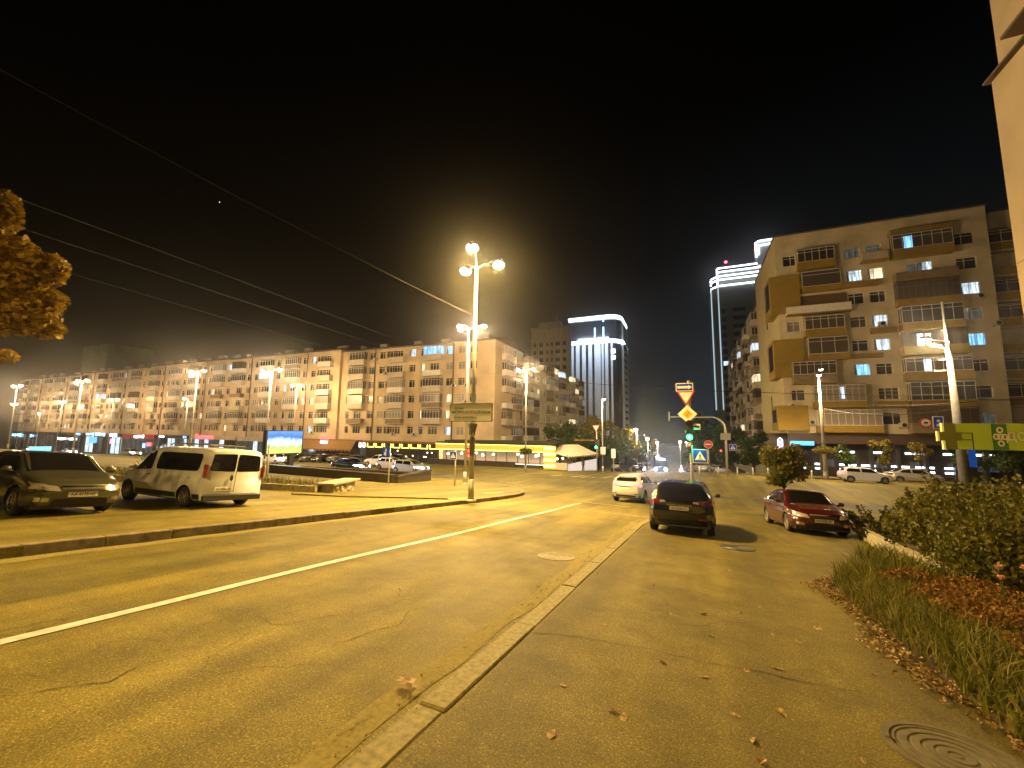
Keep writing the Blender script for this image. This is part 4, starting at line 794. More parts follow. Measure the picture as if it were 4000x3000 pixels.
# brown awning section
t,H=shop(-80.5,-61.5,'shop with a long sagging brown awning',-.3,'dark',M_brownwood,.3,n=8)
b=MB(); L=18
for k in range(18): x=-9+k; b.quad((x,-.1,H-.1),(x+1,-.1,H-.1),(x+1,-1.5,H-1.9),(x,-1.5,H-1.9)); b.poly([(x,-1.5,H-1.9),(x+1,-1.5,H-1.9),(x+.8,-1.52,H-2.25),(x+.5,-1.52,H-2.35),(x+.2,-1.52,H-2.25)])
b.build('awning',M_awn,t); b=MB(); b.box(-8.8,8.8,-1.3,-1.2,.1,1.3); b.build('terrace_screen',M_cream,t)
t=empty('shop_sign',(-69.5,62.6,-.35),0,'small red lettered sign over a white and blue strip before the brown awning','shop sign'); bars(t,0,.25,2.3,.9,4,E_r,0); sign(t,-.2,-.55,1.9,.45,E_w,0)
t,H=shop(-61.4,-59.5,'doorway with two white lamps between the awning and restaurant',-.4,'dim',M_brownwood,.3,n=1)
for s in (-.5,.5): b=MB(); b.box(-.25,.25,0,.1,0,.9); b.build('wall_lamp',emis('soft_white_lamp',(1,.85,.7),4),t,loc=(s,-.25,H-1.3))
# shops farther left
specs=[(-99,-81,'white lit shop with tall columns behind the billboard','panes',M_conc,.9,10),(-118,-100,'brightly lit shop under the red lettered sign','panes',M_conc,.8,9),(-133,-119,'shop with green white lit panes left of the red sign','panes',M_black,.8,8),(-150,-134,'shop with a dull red fascia and white lettering','dim',M_redf,1.2,7),(-171,-151,'shop glowing cyan under blue letters','panes',M_black,.9,8),(-196,-172,'dark shop with scattered small white lights','dark',M_black,.8,8),(-223,-197,'farthest dark shop at the left end of the row','dark',M_black,.8,8)]
SH={}
for x0,x1,lb,gk,fm,fh,n in specs: SH[x0]=shop(x0,x1,lb,-.3,gk,fm,fh,n=n)
t,H=SH[-118]; o=text_part('Султаним',1.5,E_r,t,(-2.6,-.25,H-.2),ext=.03); o.name='red_lettering'
t,H=SH[-133]; bars(t,-4,H-.4,2.6,.5,3,E_w); bars(t,6.3,H-.4,1.6,.6,2,E_b)
t,H=SH[-150]; bars(t,1,H-.6,5.0,1.0,7,E_w); sign(t,6.2,H-2.6,2.0,.9,E_r); sign(t,3.8,H-3,1,1.2,E_b)
t,H=SH[-171]; bars(t,-7,H-.3,5,.9,4,E_c); bars(t,-1,H-.3,6,1.0,5,E_c); bars(t,6.5,H-.4,4,.9,5,E_w); sign(t,-5,H-2,4.5,1.8,mat('cyan_window',(.02,.02,.02),.5,emit=(.15,.5,.8),es=1.2)); sign(t,5.5,H-2.2,1.2,1.4,mat('pink_sign',(.02,.02,.02),.5,emit=(1,.3,.7),es=2))
t,H=SH[-196]; bars(t,8.5,H-.4,3.5,.7,3,E_b); bars(t,-2,H-2,6,.8,8,E_w); bars(t,5,H-2,4,.9,4,E_w)
t,H=SH[-223]; bars(t,3,H-1.4,3,1.0,2,E_b); bars(t,-9,H-1.3,8,1.2,4,E_c)
# ------------------------------------------------------------------ restaurant pavilion with the glowing yellow fascia
zp=-3.78; t=empty('restaurant_pavilion',(-29.2,58.2,zp),0,'low restaurant pavilion with a glowing yellow fascia on the corner','pavilion')
b=MB(); b.box(-10.2,10.2,.3,6,3.55,3.75); b.box(-8.5,10.8,.2,6.2,3.76,4.05); b.build('roof',M_black,t)
E_pan=mat('yellow_fascia_panel',(.45,.33,.04),.5,emit=(1,.72,.08),es=.3)
for k in range(14):
    x=-10.1+k*1.45; b=MB(); b.box(0,1.40,0,.1,0,.95); p=b.build('fascia_panel',E_pan,t,loc=(x,0,2.5))
    b=MB(); b.box(0.02,1.38,-.05,-.01,.88,.96); b.box(0.02,1.38,-.05,-.01,0,.09); b.build('light_strip',E_y,p)
b=MB()
for k in range(12): b.box(-10+k*1.82,-9.9+k*1.82,.25,.35,.35,2.5)
b.build('post',M_metald,t)
b=MB(); b.box(-10.1,10.1,2.2,2.3,.5,2.5); b.build('curtain_wall',mat('pavilion_curtain',(.32,.25,.19),.8,emit=(1,.75,.45),es=.12),t)
b=MB(); b.box(-10.1,10.1,.1,.3,-.6,.55); b.build('planter_box',M_granite,t)
b=MB(); b.box(-9.9,10,.05,.1,.60,.70); b.build('white_strip',E_g if 0 else mat('soft_strip',(.02,.02,.02),.5,emit=(.9,1,.9),es=1.6),t)
for k,x in enumerate((-8.2,-5.6,-2.9,-1.7,.2,4.4,5.1,7.4,7.8)): b=MB(); b.lathe([(.01,-.2),(.17,-.1),(.2,.03),(.13,.16),(.01,.2)],10); b.build('hanging_lamp',M_lamp,t,loc=(x,.9,1.75+.15*(k%3)))
for x,c in ((-1.0,M_redf),(.35,M_redf)): pass
b=MB(); 
for k in range(4): b.box(9.0,10.7,-.12,.05,.4+k*.85,.75+k*.85)
b.build('corner_light_band',E_y,t); b=MB(); b.box(8.95,10.75,-.05,.3,0,3.5); b.build('corner_pillar',E_pan,t)
ld=bpy.data.lights.new('pavilion_glow','AREA'); ld.energy=90; ld.color=(1,.8,.4); ld.size=16; ld.size_y=.5; ld.shape='RECTANGLE'; lo=bpy.data.objects.new('pavilion_glow',ld); COL.objects.link(lo); lo.parent=t; lo.location=(0,-.3,2.4); lo.rotation_euler=(R(35),0,0)
b=MB(); b.box(-24.5,-.3,-.35,.35,-1.0,.78); b.build('low_wall',M_brownwood,t,loc=(14,-1.2,0)) if 0 else None
parapet(-40,57.5,-24.5,57.3,1.0,.5,'brown granite wall along the yellow lit pavilion')
# terrace tent
t=empty('terrace_tent',(-16.4,59.6,zp-.05),0,'cream striped terrace tent with scalloped edge beside the pavilion','tent')
b=MB(); n=12
A0,A1=Vector((-2.3,2.2,3.75)),Vector((.6,3.2,3.9)); B0,B1=Vector((-2.3,-1.6,2.3)),Vector((3.1,.4,2.35)); B0=Vector((-.6,-1.8,2.05))
L0=Vector((-2.4,-1.4,2.35))
b.quad(Vector((-2.4,2.2,3.7)),Vector((.3,2.6,3.75)),Vector((-.2,-1.7,2.1)),Vector((-2.4,-1.5,2.5)))
for k in range(n):
    a=Vector((.3,2.6,3.75)); p=Vector((-.2,-1.7,2.1)); q=Vector((3.4,2.4,2.45)); u0,u1=k/n,(k+1)/n; p0=p.lerp(q,u0); p1=p.lerp(q,u1)
    a0=Vector((-.2,0,3.7)).lerp(a,.5); b.tri(a,p0,p1); m_=(p0+p1)/2; b.poly([p0,p1,m_+Vector((0,0,-.28))])
b.build('canopy',M_cream,t); b=MB()
for x,y in ((-2.2,-1.4),(-.2,-1.6),(1.6,.3),(3.2,2.2),(-2.2,2.0)): b.tube([(x,y,0),(x,y,2.4)],.05,6)
b.build('post',M_metald,t)
b=MB(); b.box(-2.3,-.25,-1.45,-1.38,0.1,1.15); b.build('screen',M_cream,t)
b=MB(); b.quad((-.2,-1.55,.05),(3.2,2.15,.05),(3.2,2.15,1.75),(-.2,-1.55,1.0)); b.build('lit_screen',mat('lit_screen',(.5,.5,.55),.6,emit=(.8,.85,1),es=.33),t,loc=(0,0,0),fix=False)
for x,y,z in ((-1.9,-1,1.7),(-1.0,-1.2,1.8)): b=MB(); b.lathe([(.01,-.18),(.16,0),(.01,.18)],10); b.build('hanging_lamp',M_lamp,t,loc=(x,y,z))
b=MB(); b.tube([(0,0,0),(3.6,.5,0),(3.6,.5,-2.4)],.12,6); b.build('duct',M_awn,t,loc=(-.4,3.0,4.4))
# ------------------------------------------------------------------ distant towers
def tower_c(x0,x1,Y,y1,zt,label,zb=-15):
    t=empty('tower_block',((x0+x1)/2,Y,-9),0,label,'tower block'); return t
# beige concrete tower
Y=150; x0,x1,zt=-57.6,-42.6,42.4
t=tower_c(x0,x1,Y,170,zt,'beige tower with rows of dark windows behind the side street'); w=x1-x0; g=9
fl=int((zt+9)/3.1); rects=[]
cols=[(-6.2,1.2),(-3.4,1.6),(-.9,1.0),(.9,1.0),(3.3,1.9),(6.3,1.9)]
for k in range(fl-1):
    for x,ww in cols:
        z=1.0+k*3.1
        if z>24: rects.append((x-ww/2,x+ww/2,z,z+1.7))
b=MB(); wall_with_holes(b,-w/2,w/2,0,zt+g,rects,depth=.4); b.quad((-w/2,0,0),(-w/2,5,0),(-w/2,5,zt+g),(-w/2,0,zt+g)); b.quad((w/2,0,0),(w/2,5,0),(w/2,5,zt+g),(w/2,0,zt+g)); b.build('wall',M_conc,t)
for x in (-7.1,-4.9,-2.1,0,1.9,4.8,7.1): b=MB(); b.box(x-.22,x+.22,-.35,0,0,zt+g); b.build('pilaster',M_stucco,t)
for r in rects: put_window(t,(r[0]+r[1])/2,.3,r[2],r[1]-r[0],1.7,'dark',1)
b=MB(); b.box(-w/2-.3,w/2+.3,-.5,5,zt+g,zt+g+.7); b.box(-5,4,2,4.8,zt+g+.7,zt+g+3.2); b.tube([(1,6,zt+g+3),(1,6,zt+g+7)],.08,5); b.build('roof',M_stucco2,t)
# glass and white tower with two lit bands
E_led=emis('white_led_band',(.85,.92,1.0),5); M_pil=mat('white_pilaster',(.42,.46,.5),.6); M_dgl=mat('tower_glass',(.02,.024,.03),.15,spec=.8)
Y=190; t=empty('tower_block',(-42.5,Y,-9),0,'round cornered tower with two white light bands round its top','tower block'); g=9
xL,xR=-53.0,-28.5; ztop,zband=57.5,45.0
# plan outline (local x rel -42.5): front from xL to corner then rounded to the right side
pl=[(-10.8,0),(7.2,0)]+[(7.2+6.0*math.sin(a),6.0-6.0*math.cos(a)) for a in [i*math.pi/16 for i in range(1,9)]]+[(13.2,24),(-10.8,24)]
def extr(b,pl,z0,z1,off=0,mi=0,closed=True,top=False):
    c=Vector((sum(p[0] for p in pl)/len(pl),sum(p[1] for p in pl)/len(pl))); q=[]
    for p in pl: d=Vector(p)-c; q.append(tuple(c+d*(1+off/d.length)))
    n=len(q)
    for i in range(n if closed else n-1): j=(i+1)%n; b.quad((*q[i],z0),(*q[j],z0),(*q[j],z1),(*q[i],z1),mi)
    if top: b.poly([(*p,z1) for p in q],mi); b.poly([(*p,z0) for p in q],mi)
b=MB(); extr(b,pl,0,ztop+g-2,0,top=True); b.build('glass_wall',M_dgl,t)
b=MB()
for x,ww in ((-9.6,2.3),(-6.5,1.8),(-3.5,1.8),(-.5,1.8),(3.0,2.9),(5.4,1.0),(7.2,1.5)): b.box(x-ww/2,x+ww/2,-.6,-.01,0,zband+g-1)
b.box(8.6,9.9,.3,.8,0,zband+g-1); b.box(12.9,13.9,6.5,21,0,ztop+g-3); b.build('pilaster',M_pil,t)
for k in range(17): b=MB(); b.box(13.92,13.98,9,18,5+k*3.1,6.2+k*3.1); b.build('window',M_dgl,t)
for z0,off in ((ztop-1.9,.3),(ztop-.8,.5),(zband-1.0,.75),(zband+.1,.95)):
    b=MB(); extr(b,pl,z0+g,z0+g+.42,off,closed=True,top=True); b.build('light_band',E_led,t,fix=False)
b=MB(); extr(b,pl,ztop+g-2.6,ztop+g+.1,.15,top=True); b.build('cornice',M_pil,t)
for x,z in ((1.9,zband+1.5),(5.9,zband+1.5),(5.9,zband+9)): b=MB(); b.box(x-.35,x+.35,-.9,-.65,z+g,z+g+(5 if z<zband+5 else 2)); b.build('blue_lit_bar',emis('blue_lit_bar',(.3,.6,1),3),t)
for z in (39,36): b=MB(); b.box(9.4,10.9,-.2,.9,z+g,z+g+1.8); b.build('lit_window',E_led,t)
ld=bpy.data.lights.new('band_glow','AREA'); ld.energy=6500; ld.color=(.75,.85,1); ld.shape='RECTANGLE'; ld.size=22; ld.size_y=1; lo=bpy.data.objects.new('band_glow',ld); COL.objects.link(lo); lo.parent=t; lo.location=(1,-14,zband+g+4); lo.rotation_euler=(R(40),0,0); ld.energy=9000
# white LED outlined tower on the right
Y=170; zt=66; t=empty('tower_block',(16,Y,-9),0,'tall dark tower outlined in white light behind the white brick building','tower block'); g=9
pl=[(-5.0,0),(14,0),(14,25),(-5,25),(-7.4,22),(-7.4,3.0),(-6.9,1.2)]
b=MB(); extr(b,pl,0,zt-8+g,0,top=True); b.box(-4.5,12,2,22,zt-8+g,zt+g-1); b.build('wall',mat('tower_render',(.10,.11,.09),.6),t)
for k in range(14):
    for x,ww in ((-3.6,1.6),(1.6,4.0),(6.5,1.8)): b=MB(); b.box(x-ww/2,x+ww/2,-.05,-.01,16+k*3.1,17.9+k*3.1); b.build('window',M_dgl,t) 
    b=MB(); b.box(-.3,3.4,-1.0,-.06,15.5+k*3.1,16.2+k*3.1); b.build('balcony',mat('balcony_dim',(.16,.15,.12),.7),t)
def led(pts,m=E_led,r=.28): b=MB(); b.tube(pts,r,5); b.build('light_line',m,t)
for z in (zt-7.8,zt-1.6,zt-.1,zt-5.4,zt-4.0): led([(-7.3,5,z+g-.2),(-7.2,1.6,z+g-.2),(-5,-.4,z+g),(10,-.4,z+g)] if z<zt-2 else [(-4.8,1.6,z+g),(12.3,1.6,z+g)])
led([(-5.2,-.4,zt-7.8+g),(-5.2,-.4,zt-1+g)]); led([(-5.1,-.45,20),(-5.1,-.45,zt-8+g)],emis('dim_light_line',(.6,.8,.9),.7),.2); led([(-7.4,2.0,20),(-7.4,2.0,zt-8+g)],emis('dim_light_line',(.6,.8,.9),.7),.2)
b=MB(); b.box(8.5,14,1,8,zt+g-1,zt+8+g); b.build('upper_tier',M_pil,t)
led([(8.2,.7,zt+2+g),(8.2,.7,zt+7.6+g),(9.3,.7,zt+8.2+g),(14,.7,zt+8.2+g)]); led([(9.1,.7,zt+3+g),(9.1,.7,zt+6.4+g),(14,.7,zt+6.6+g)])
b=MB(); b.lathe([(.01,-.6),(.6,0),(.01,.6)],8); b.build('warning_light',emis('red_warning_light',(1,.05,.1),12),t,loc=(-2.0,0,zt+1.5+g))
for x,z,w_ in ((7.2,42,1.6),(8.2,34,1.4),(-2.5,27.5,3.6),(5.0,28,2.4)): b=MB(); b.box(x-w_/2,x+w_/2,-.12,-.08,z+g,z+g+1.6); b.build('lit_window',GL['cool'],t)
# dim green tower far left
t=empty('tower_block',(-445,165,-12),0,'dim greenish tower block far off above the left roofs','tower block'); b=MB(); b.box(-20,20,0,30,0,80); b.build('wall',mat('greenish_render',(.08,.15,.04),.9,noise=(.08,.4)),t)
# ------------------------------------------------------------------ right side street: many balconied block
wing(11.9,86,150,-9,26.0,'dark block crowded with balconies down the right side of the side street',[(3+i*4.1,'b' if i%3!=2 else 'w') for i in range(15)],M_stuccoD,11,rz=R(-90),flip=-1,rows=9,row0=-1.2,fh=2.95,litp=.045)
# neon cafe sign on side street corner
t=empty('neon_sign',(10.3,64.6,-.2),0,'neon cafe sign with coffee cup outline on the right corner','neon sign'); 
b=MB(); b.tube([(0.1,0,0),(.1,0,1.3),(.35,0,1.6),(.6,0,1.3),(.6,0,0),(.35,0,-.3),(.1,0,0)],.06,6); b.build('tube_outline',emis('blue_neon',(.3,.5,1),7),t)
b=MB(); b.tube([(.25,-.05,.1),(.25,-.05,1.2),(.45,-.05,1.2),(.45,-.05,.1)],.05,6); b.build('tube_inner',emis('pink_neon',(1,.3,.5),6),t)
b=MB(); b.tube([(-.5,-.05,-.3),(-.4,-.05,-.95),(.1,-.05,-.95),(.2,-.05,-.3),(-.5,-.05,-.3)],.06,6); b.tube([(.2,-.05,-.4),(.45,-.05,-.5),(.15,-.05,-.8)],.05,6); b.build('tube_cup',emis('white_neon',(.8,.85,1),7),t)
# ------------------------------------------------------------------ near right wall of the corner house
t=empty('corner_house',(5.4,10,tz(5.4,10)),0,'smooth sand coloured house wall at the right edge of the photo','house'); g=-t.location.z
M_near=mat('sand_render',(.50,.40,.25),.85,noise=(.7,.2),bump=.15)
b=MB(); b.box(0,4,-16,0,-1.5,8.3+g); b.box(.12,4,-16,-.01,8.3+g,19+g); b.build('wall',M_near,t)
b=MB(); b.box(-.1,.14,-16,.06,8.28+g,8.32+g); b.build('ledge',mat('ledge_metal',(.10,.07,.04),.6),t)
b=MB(); b.box(-.42,0,-9.2,-1.65,-1.2,8.0+g); b.build('bay',M_near,t)
b=MB(); b.box(-.62,.1,-9.4,-1.45,8.0+g,8.05+g); b.build('bay_ledge',MATS['ledge_metal'],t)
b=MB(); [b.box(-.004,.0,-9.0,-.02,z_+g,z_+g+.012) for z_ in (1.6,4.7)]; b.box(-.004,0,-3.6,-3.588,-1+g,8.2+g); b.build('joint',M_awn,t)
# pharmacy sign
t=empty('pharmacy_sign',(4.56,9.72,1.64),0,'lime green pharmacy fascia with a cross jutting from the house wall','pharmacy sign'); t.scale=(.7,.7,.86)
M_lime=mat('lime_panel',(.30,.42,.015),.45,emit=(.42,.60,.01),es=.05); M_dgreen=mat('dark_green_panel',(.03,.16,.03),.5); M_olive=mat('olive_cross',(.13,.15,.01),.5)
b=MB(); b.box(-.62,1.2,0,.12,-.26,.26); b.build('panel',M_lime,t)
b=MB(); b.box(-.62-.20,-.62+.22,-.06,-.01,-.085,.085); b.box(-.72,-.62+.12,-.055,-.015,-.26,.26); b.build('cross',M_olive,t)
b=MB(); b.box(-.86,-.82,-.06,.02,-.1,.1); b.box(-.76,-.72,-.06,.02,.09,.27); b.box(-.76,-.72,-.06,.02,-.27,-.09); b.build('cross_edge',mat('cross_edge',(.6,.65,.2),.5,emit=(.6,.6,.1),es=.3),t)
b=MB(); b.box(-.40,-.2,-.05,-.03,.06,.075); b.box(-.40,-.2,-.05,-.03,-.075,-.06); b.box(-.21,-.195,-.05,-.03,-.26,.075); b.build('bracket',M_metald,t)
b=MB(); b.box(.17,.43,-.02,-.003,-.255,.25); b.build('emblem_field',M_dgreen,t)
b=MB(); 
for dx,dz in ((0,0),(.07,0),(-.07,0),(0,.13),(0,-.13)): b.lathe([(.03,-.01),(.062,-.012),(.062,.0)],16,0,(dx,0,dz),'y')
b.build('emblem',M_white,t,loc=(.30,-.02,0))
text_part('доб',.30,M_white,t,(.66,-.02,.02),ext=.012)
# ------------------------------------------------------------------ vehicles
def lerp_pts(P,x):
    if x<=P[0][0]: return P[0][1]
    for (a,va),(b_,vb) in zip(P,P[1:]):
        if x<=b_:
            t=(x-a)/(b_-a); t=t*t*(3-2*t)*.35+t*.65; return va+(vb-va)*t
    return P[-1][1]
# profiles: x from -L/2 (rear) to L/2 (front), heights in metres
KINDS={
 'sedan':dict(L=4.5,W=1.76,H=1.44,wb=2.65,wr=.31,top=[(-2.25,.72),(-2.2,.98),(-2.05,1.04),(-1.65,1.08),(-1.0,1.36),(-.55,1.43),(.1,1.44),(.45,1.40),(1.22,1.00),(1.9,.86),(2.15,.74),(2.25,.58)],belt=[(-2.25,.85),(-1.5,.98),(0,.94),(1.1,.88),(2.25,.62)],ws=(.42,1.2),rw=(-1.62,-.98),sw=[(-1.35,-.38),(-.30,.95)],sill=.22),
 'hatch':dict(L=4.05,W=1.72,H=1.46,wb=2.55,wr=.30,top=[(-2.02,.80),(-1.98,1.0),(-1.62,1.34),(-1.2,1.44),(-.2,1.46),(.3,1.40),(1.05,1.02),(1.7,.88),(1.95,.74),(2.02,.58)],belt=[(-2.02,.95),(-1.5,1.0),(0,.95),(1.0,.89),(2.02,.62)],ws=(.28,1.03),rw=(-1.95,-1.55),sw=[(-1.55,-.48),(-.40,.8)],sill=.22),
 'suv':dict(L=4.6,W=1.86,H=1.68,wb=2.68,wr=.36,top=[(-2.3,.95),(-2.25,1.14),(-1.85,1.44),(-1.35,1.60),(-.4,1.68),(.25,1.61),(1.02,1.16),(1.85,1.02),(2.18,.88),(2.3,.68)],belt=[(-2.3,1.08),(-1.5,1.14),(0,1.08),(1.0,1.03),(2.3,.72)],ws=(.25,1.0),rw=(-2.22,-1.66),sw=[(-1.75,-.52),(-.44,.75)],sill=.30),
 'van':dict(L=4.8,W=1.90,H=1.96,wb=3.1,wr=.33,top=[(-2.4,1.88),(-2.34,1.93),(-1.9,1.96),(.2,1.95),(.75,1.86),(1.75,1.16),(2.2,.98),(2.34,.82),(2.4,.6)],belt=[(-2.4,1.14),(0,1.12),(1.2,1.05),(1.9,.98),(2.4,.66)],ws=(.8,1.7),rw=None,sw=[(-2.05,.22),(.42,1.35)],sill=.26)}
def paint(name,c,rough=.28,metal=.0,coat=.8): return mat(name,c,rough,metal=metal,coat=coat)
P_dark=paint('olive_grey_paint',(.085,.088,.06),.28,.5); P_white=paint('white_paint',(.55,.58,.66)); P_black=paint('black_paint',(.008,.008,.010),.2); P_red=paint('dark_red_paint',(.06,.007,.003),.2,.3); P_silver=paint('silver_paint',(.40,.40,.40),.3,.5); P_blue=paint('dark_blue_paint',(.012,.018,.05),.25); P_grey=paint('grey_paint',(.12,.12,.11),.3,.4); P_pinkw=paint('pearl_white_paint',(.50,.50,.62))
M_carglass=mat('car_glass',(.006,.006,.006),.04,spec=.5); M_rubber=mat('tyre_rubber',(.012,.012,.012),.8); M_rim=mat('alloy_rim',(.45,.44,.42),.35,metal=.8); M_trim=mat('black_trim',(.015,.015,.014),.55); M_chrome=mat('chrome',(.7,.7,.68),.12,metal=1); M_hl=mat('headlight_glass',(.55,.55,.52),.12,metal=.5,coat=1); M_tl=mat('tail_light_glass',(.15,.008,.006),.15,coat=1); M_tlon=mat('lit_tail_light',(.4,.02,.02),.2,emit=(1,.12,.14),es=3.5); M_plate=mat('number_plate',(.62,.62,.60),.4); E_head=emis('headlight_beam_glass',(.72,.84,1.0),140); M_amber=mat('amber_glass',(.5,.15,.01),.2)
WHEEL={}
def wheel_mesh(r,w=.2):
    k=round(r,2)
    if k in WHEEL: return WHEEL[k]
    b=MB(); b.lathe([(r*.66,-w/2),(r*.93,-w/2),(r,-w*.36),(r,w*.36),(r*.93,w/2),(r*.66,w/2),(r*.60,w*.3),(r*.60,-w*.3),(r*.66,-w/2)],26,0,(0,0,0),'y'); ty=b.mesh('wheel',M_rubber,True)
    b=MB(); b.lathe([(r*.58,-w*.2),(r*.66,-w*.52),(r*.68,-w*.5),(r*.62,-w*.1)],26,0,(0,0,0),'y'); 
    for i in range(5):
        a=i*2*math.pi/5; c,s=math.cos(a),math.sin(a); 
        for sg in (-1,1):
            px,pz=-s*.07*sg*r,c*.07*sg*r; qx,qz=-s*.2*sg*r,c*.2*sg*r
            P=[(c*r*.1+px*.4,-w*.42,s*r*.1+pz*.4),(c*r*.63+qx*.6,-w*.44,s*r*.63+qz*.6),(c*r*.63+qx*1.15,-w*.40,s*r*.63+qz*1.15),(c*r*.1+px*1.6,-w*.40,s*r*.1+pz*1.6)]
            b.poly(P)
    b.lathe([(.001,-w*.46),(r*.12,-w*.46),(r*.14,-w*.3)],12,0,(0,0,0),'y'); b.lathe([(0.001,-w*.12),(r*.6,-w*.12)],20,1,(0,0,0),'y'); ri=b.mesh('rim',[M_rim,M_trim]); WHEEL[k]=(ty,ri); return WHEEL[k]
CARM={}
def car_body(kind,hi=True):
    K=KINDS[kind]; key=(kind,hi)
    if key in CARM: return CARM[key]
    L,W_,H,wb,wr=K['L'],K['W'],K['H'],K['wb'],K['wr']; ax=[-wb/2-.02,wb/2-.0]; hw=W_/2
    xs=set(); n=64 if hi else 36
    for i in range(n+1): xs.add(round(-L/2+L*i/n,4))
    for a in ax:
        for k in range(-10,11): xs.add(round(a+(wr+.06)*math.sin(k*math.pi/20),4))
    for e in (.0,.015,.04,.08,.13,.2): xs.add(round(L/2-e,4)); xs.add(round(-L/2+e,4))
    for p in K['top']: xs.add(round(p[0],4))
    xs=sorted(xs); n1,n2,n3=9,5,7; rows=[]
    for x in xs:
        zt=lerp_pts(K['top'],x); zb=min(lerp_pts(K['belt'],x),zt-.05); 
        ef=max(0,(abs(x)-(L/2-.75))/.75); pw=1-.22*ef**2.4 if kind!='van' or x>0 else 1-.04*ef**6
        tp=max(0,min(1,(zt-zb-.08)/(H-zb-.1)))
        zl=K['sill']+ (.04*ef if x>0 else .02*ef)
        for a in ax:
            dd=abs(x-a); R_=wr+.06
            if dd<R_: zl=max(zl,wr+.0+math.sqrt(R_*R_-dd*dd)*1.0)
        w=hw*pw; wbelt=w*.955; tumble={'van':.89,'suv':.73}.get(kind,.78)
        wroof=wbelt*(.90*(1-tp)+tumble*tp); ze=zb+(zt-zb)*(.55*(1-tp)+.90*tp)
        row=[]
        for i in range(n1+1):
            u=i/n1; z=zl+(zb-zl)*u; zz=(z-K['sill'])/(zb-K['sill']+1e-6)
            yy=w*(.93+.07*math.sin(math.pi*min(1,max(0,zz*1.15+.05)))**.7) if zz<.8 else w*(.93+.07*math.sin(math.pi*.97)**.7)+(w*.955-w*(.93+.07*math.sin(math.pi*.97)**.7))*((zz-.8)/.2)
            crease=.012*math.exp(-((zz-.72)/.08)**2); row.append((yy+crease,z))
        for i in range(1,n2+1):
            u=i/n2; row.append((wbelt+(wroof-wbelt)*(u**1.25),zb+(ze-zb)*u))
        for i in range(1,n3+1):
            u=i/n3; y=wroof*(1-u); c=math.sqrt(max(0,1-(1-u)**2.6)); row.append((y,ze+(zt-ze)*c))
        # end rounding in elevation
        pts=[]
        for (y,z) in row:
            k=ef**2; zm=K['sill']+.32*(1 if x>0 else 1.2); sh=0
            if kind!='van' or x>0: sh=.10*max(0,(zm-z)/.3)**2+ (.05*max(0,(z-zm)/.4)**2)
            lat=.16*(abs(y)/hw)**3.0 if (kind!='van' or x>0) else .05*(abs(y)/hw)**6
            xx=x-math.copysign((sh+lat)*min(1,ef*1.2)**2,x); pts.append((xx,y,z))
        rows.append(pts)
    b=MB(); m_=len(rows[0]); 
    for r in rows:
        b.v+=[(p[0],p[1],p[2]) for p in r]+[(p[0],-p[1],p[2]) for p in r]
    st=2*m_
    for i in range(len(rows)-1):
        for j in range(m_-1):
            a=i*st+j; b.f.append((a,a+st,a+st+1,a+1)); b.m.append(0); a+=m_; b.f.append((a,a+1,a+st+1,a+st)); b.m.append(0)
    for r0,rev in ((0,0),(len(rows)-1,1)):
        for j in range(m_-1):
            a=r0*st+j; c=a+m_; q=(a,a+1,c+1,c); b.f.append(q if not rev else q[::-1]); b.m.append(0)
    me=b.mesh('body',[M_trim],True); bm=bmesh.new(); bm.from_mesh(me); bmesh.ops.remove_doubles(bm,verts=bm.verts,dist=1e-4); bmesh.ops.recalc_face_normals(bm,faces=bm.faces); bm.to_mesh(me)
    bv=BVHTree.FromBMesh(bm); bm.free(); CARM[key]=(me,bv); return CARM[key]
def patch(bv,quad,dirv,name,m,parent,off=.006,nu=8,nv=5,thick=0,mirror=False,rnd_=0):
    """quad: four corner points on a plane seen along dirv; the grid is cast onto the body and lifted a little"""
    d=Vector(dirv).normalized(); b=MB(); g=[]
    A,B,C_,D=[Vector(q) for q in quad]
    for j in range(nv+1):
        row=[]
        for i in range(nu+1):
            u,v=i/nu,j/nv
            if rnd_:
                # pull corners in for rounded outline
                du,dv=abs(u-.5)*2,abs(v-.5)*2; q=(du**6+dv**6)**(1/6) if du+dv>0 else 1; mx=max(du,dv); s=(mx/q) if q>0 else 1; s=1-(1-s)*rnd_
                u=.5+(u-.5)*s; v=.5+(v-.5)*s
            p=A.lerp(B,u).lerp(D.lerp(C_,u),v); h=bv.ray_cast(p-d*6,d)
            if h[0] is None: row.append(None)
            else: row.append(h[0]-d*off)
        g.append(row)
    for j in range(nv):
        for i in range(nu):
            q=[g[j][i],g[j][i+1],g[j+1][i+1],g[j+1][i]]
            if all(x is not None for x in q): 
                for mi in (0,): b.quad(*q)
    if mirror:
        b2=MB(); b2.v=[(x,-y,z) for x,y,z in b.v]; b2.f=[tuple(reversed(f)) for f in b.f]; b2.m=list(b.m); me2=b2.mesh(name,m,True); bm=bmesh.new(); bm.from_mesh(me2); bmesh.ops.remove_doubles(bm,verts=bm.verts,dist=1e-5); bm.to_mesh(me2); bm.free(); inst(name,me2,parent)
    me=b.mesh(name,m,True); bm=bmesh.new(); bm.from_mesh(me); bmesh.ops.remove_doubles(bm,verts=bm.verts,dist=1e-5); bm.to_mesh(me); bm.free(); return inst(name,me,parent)
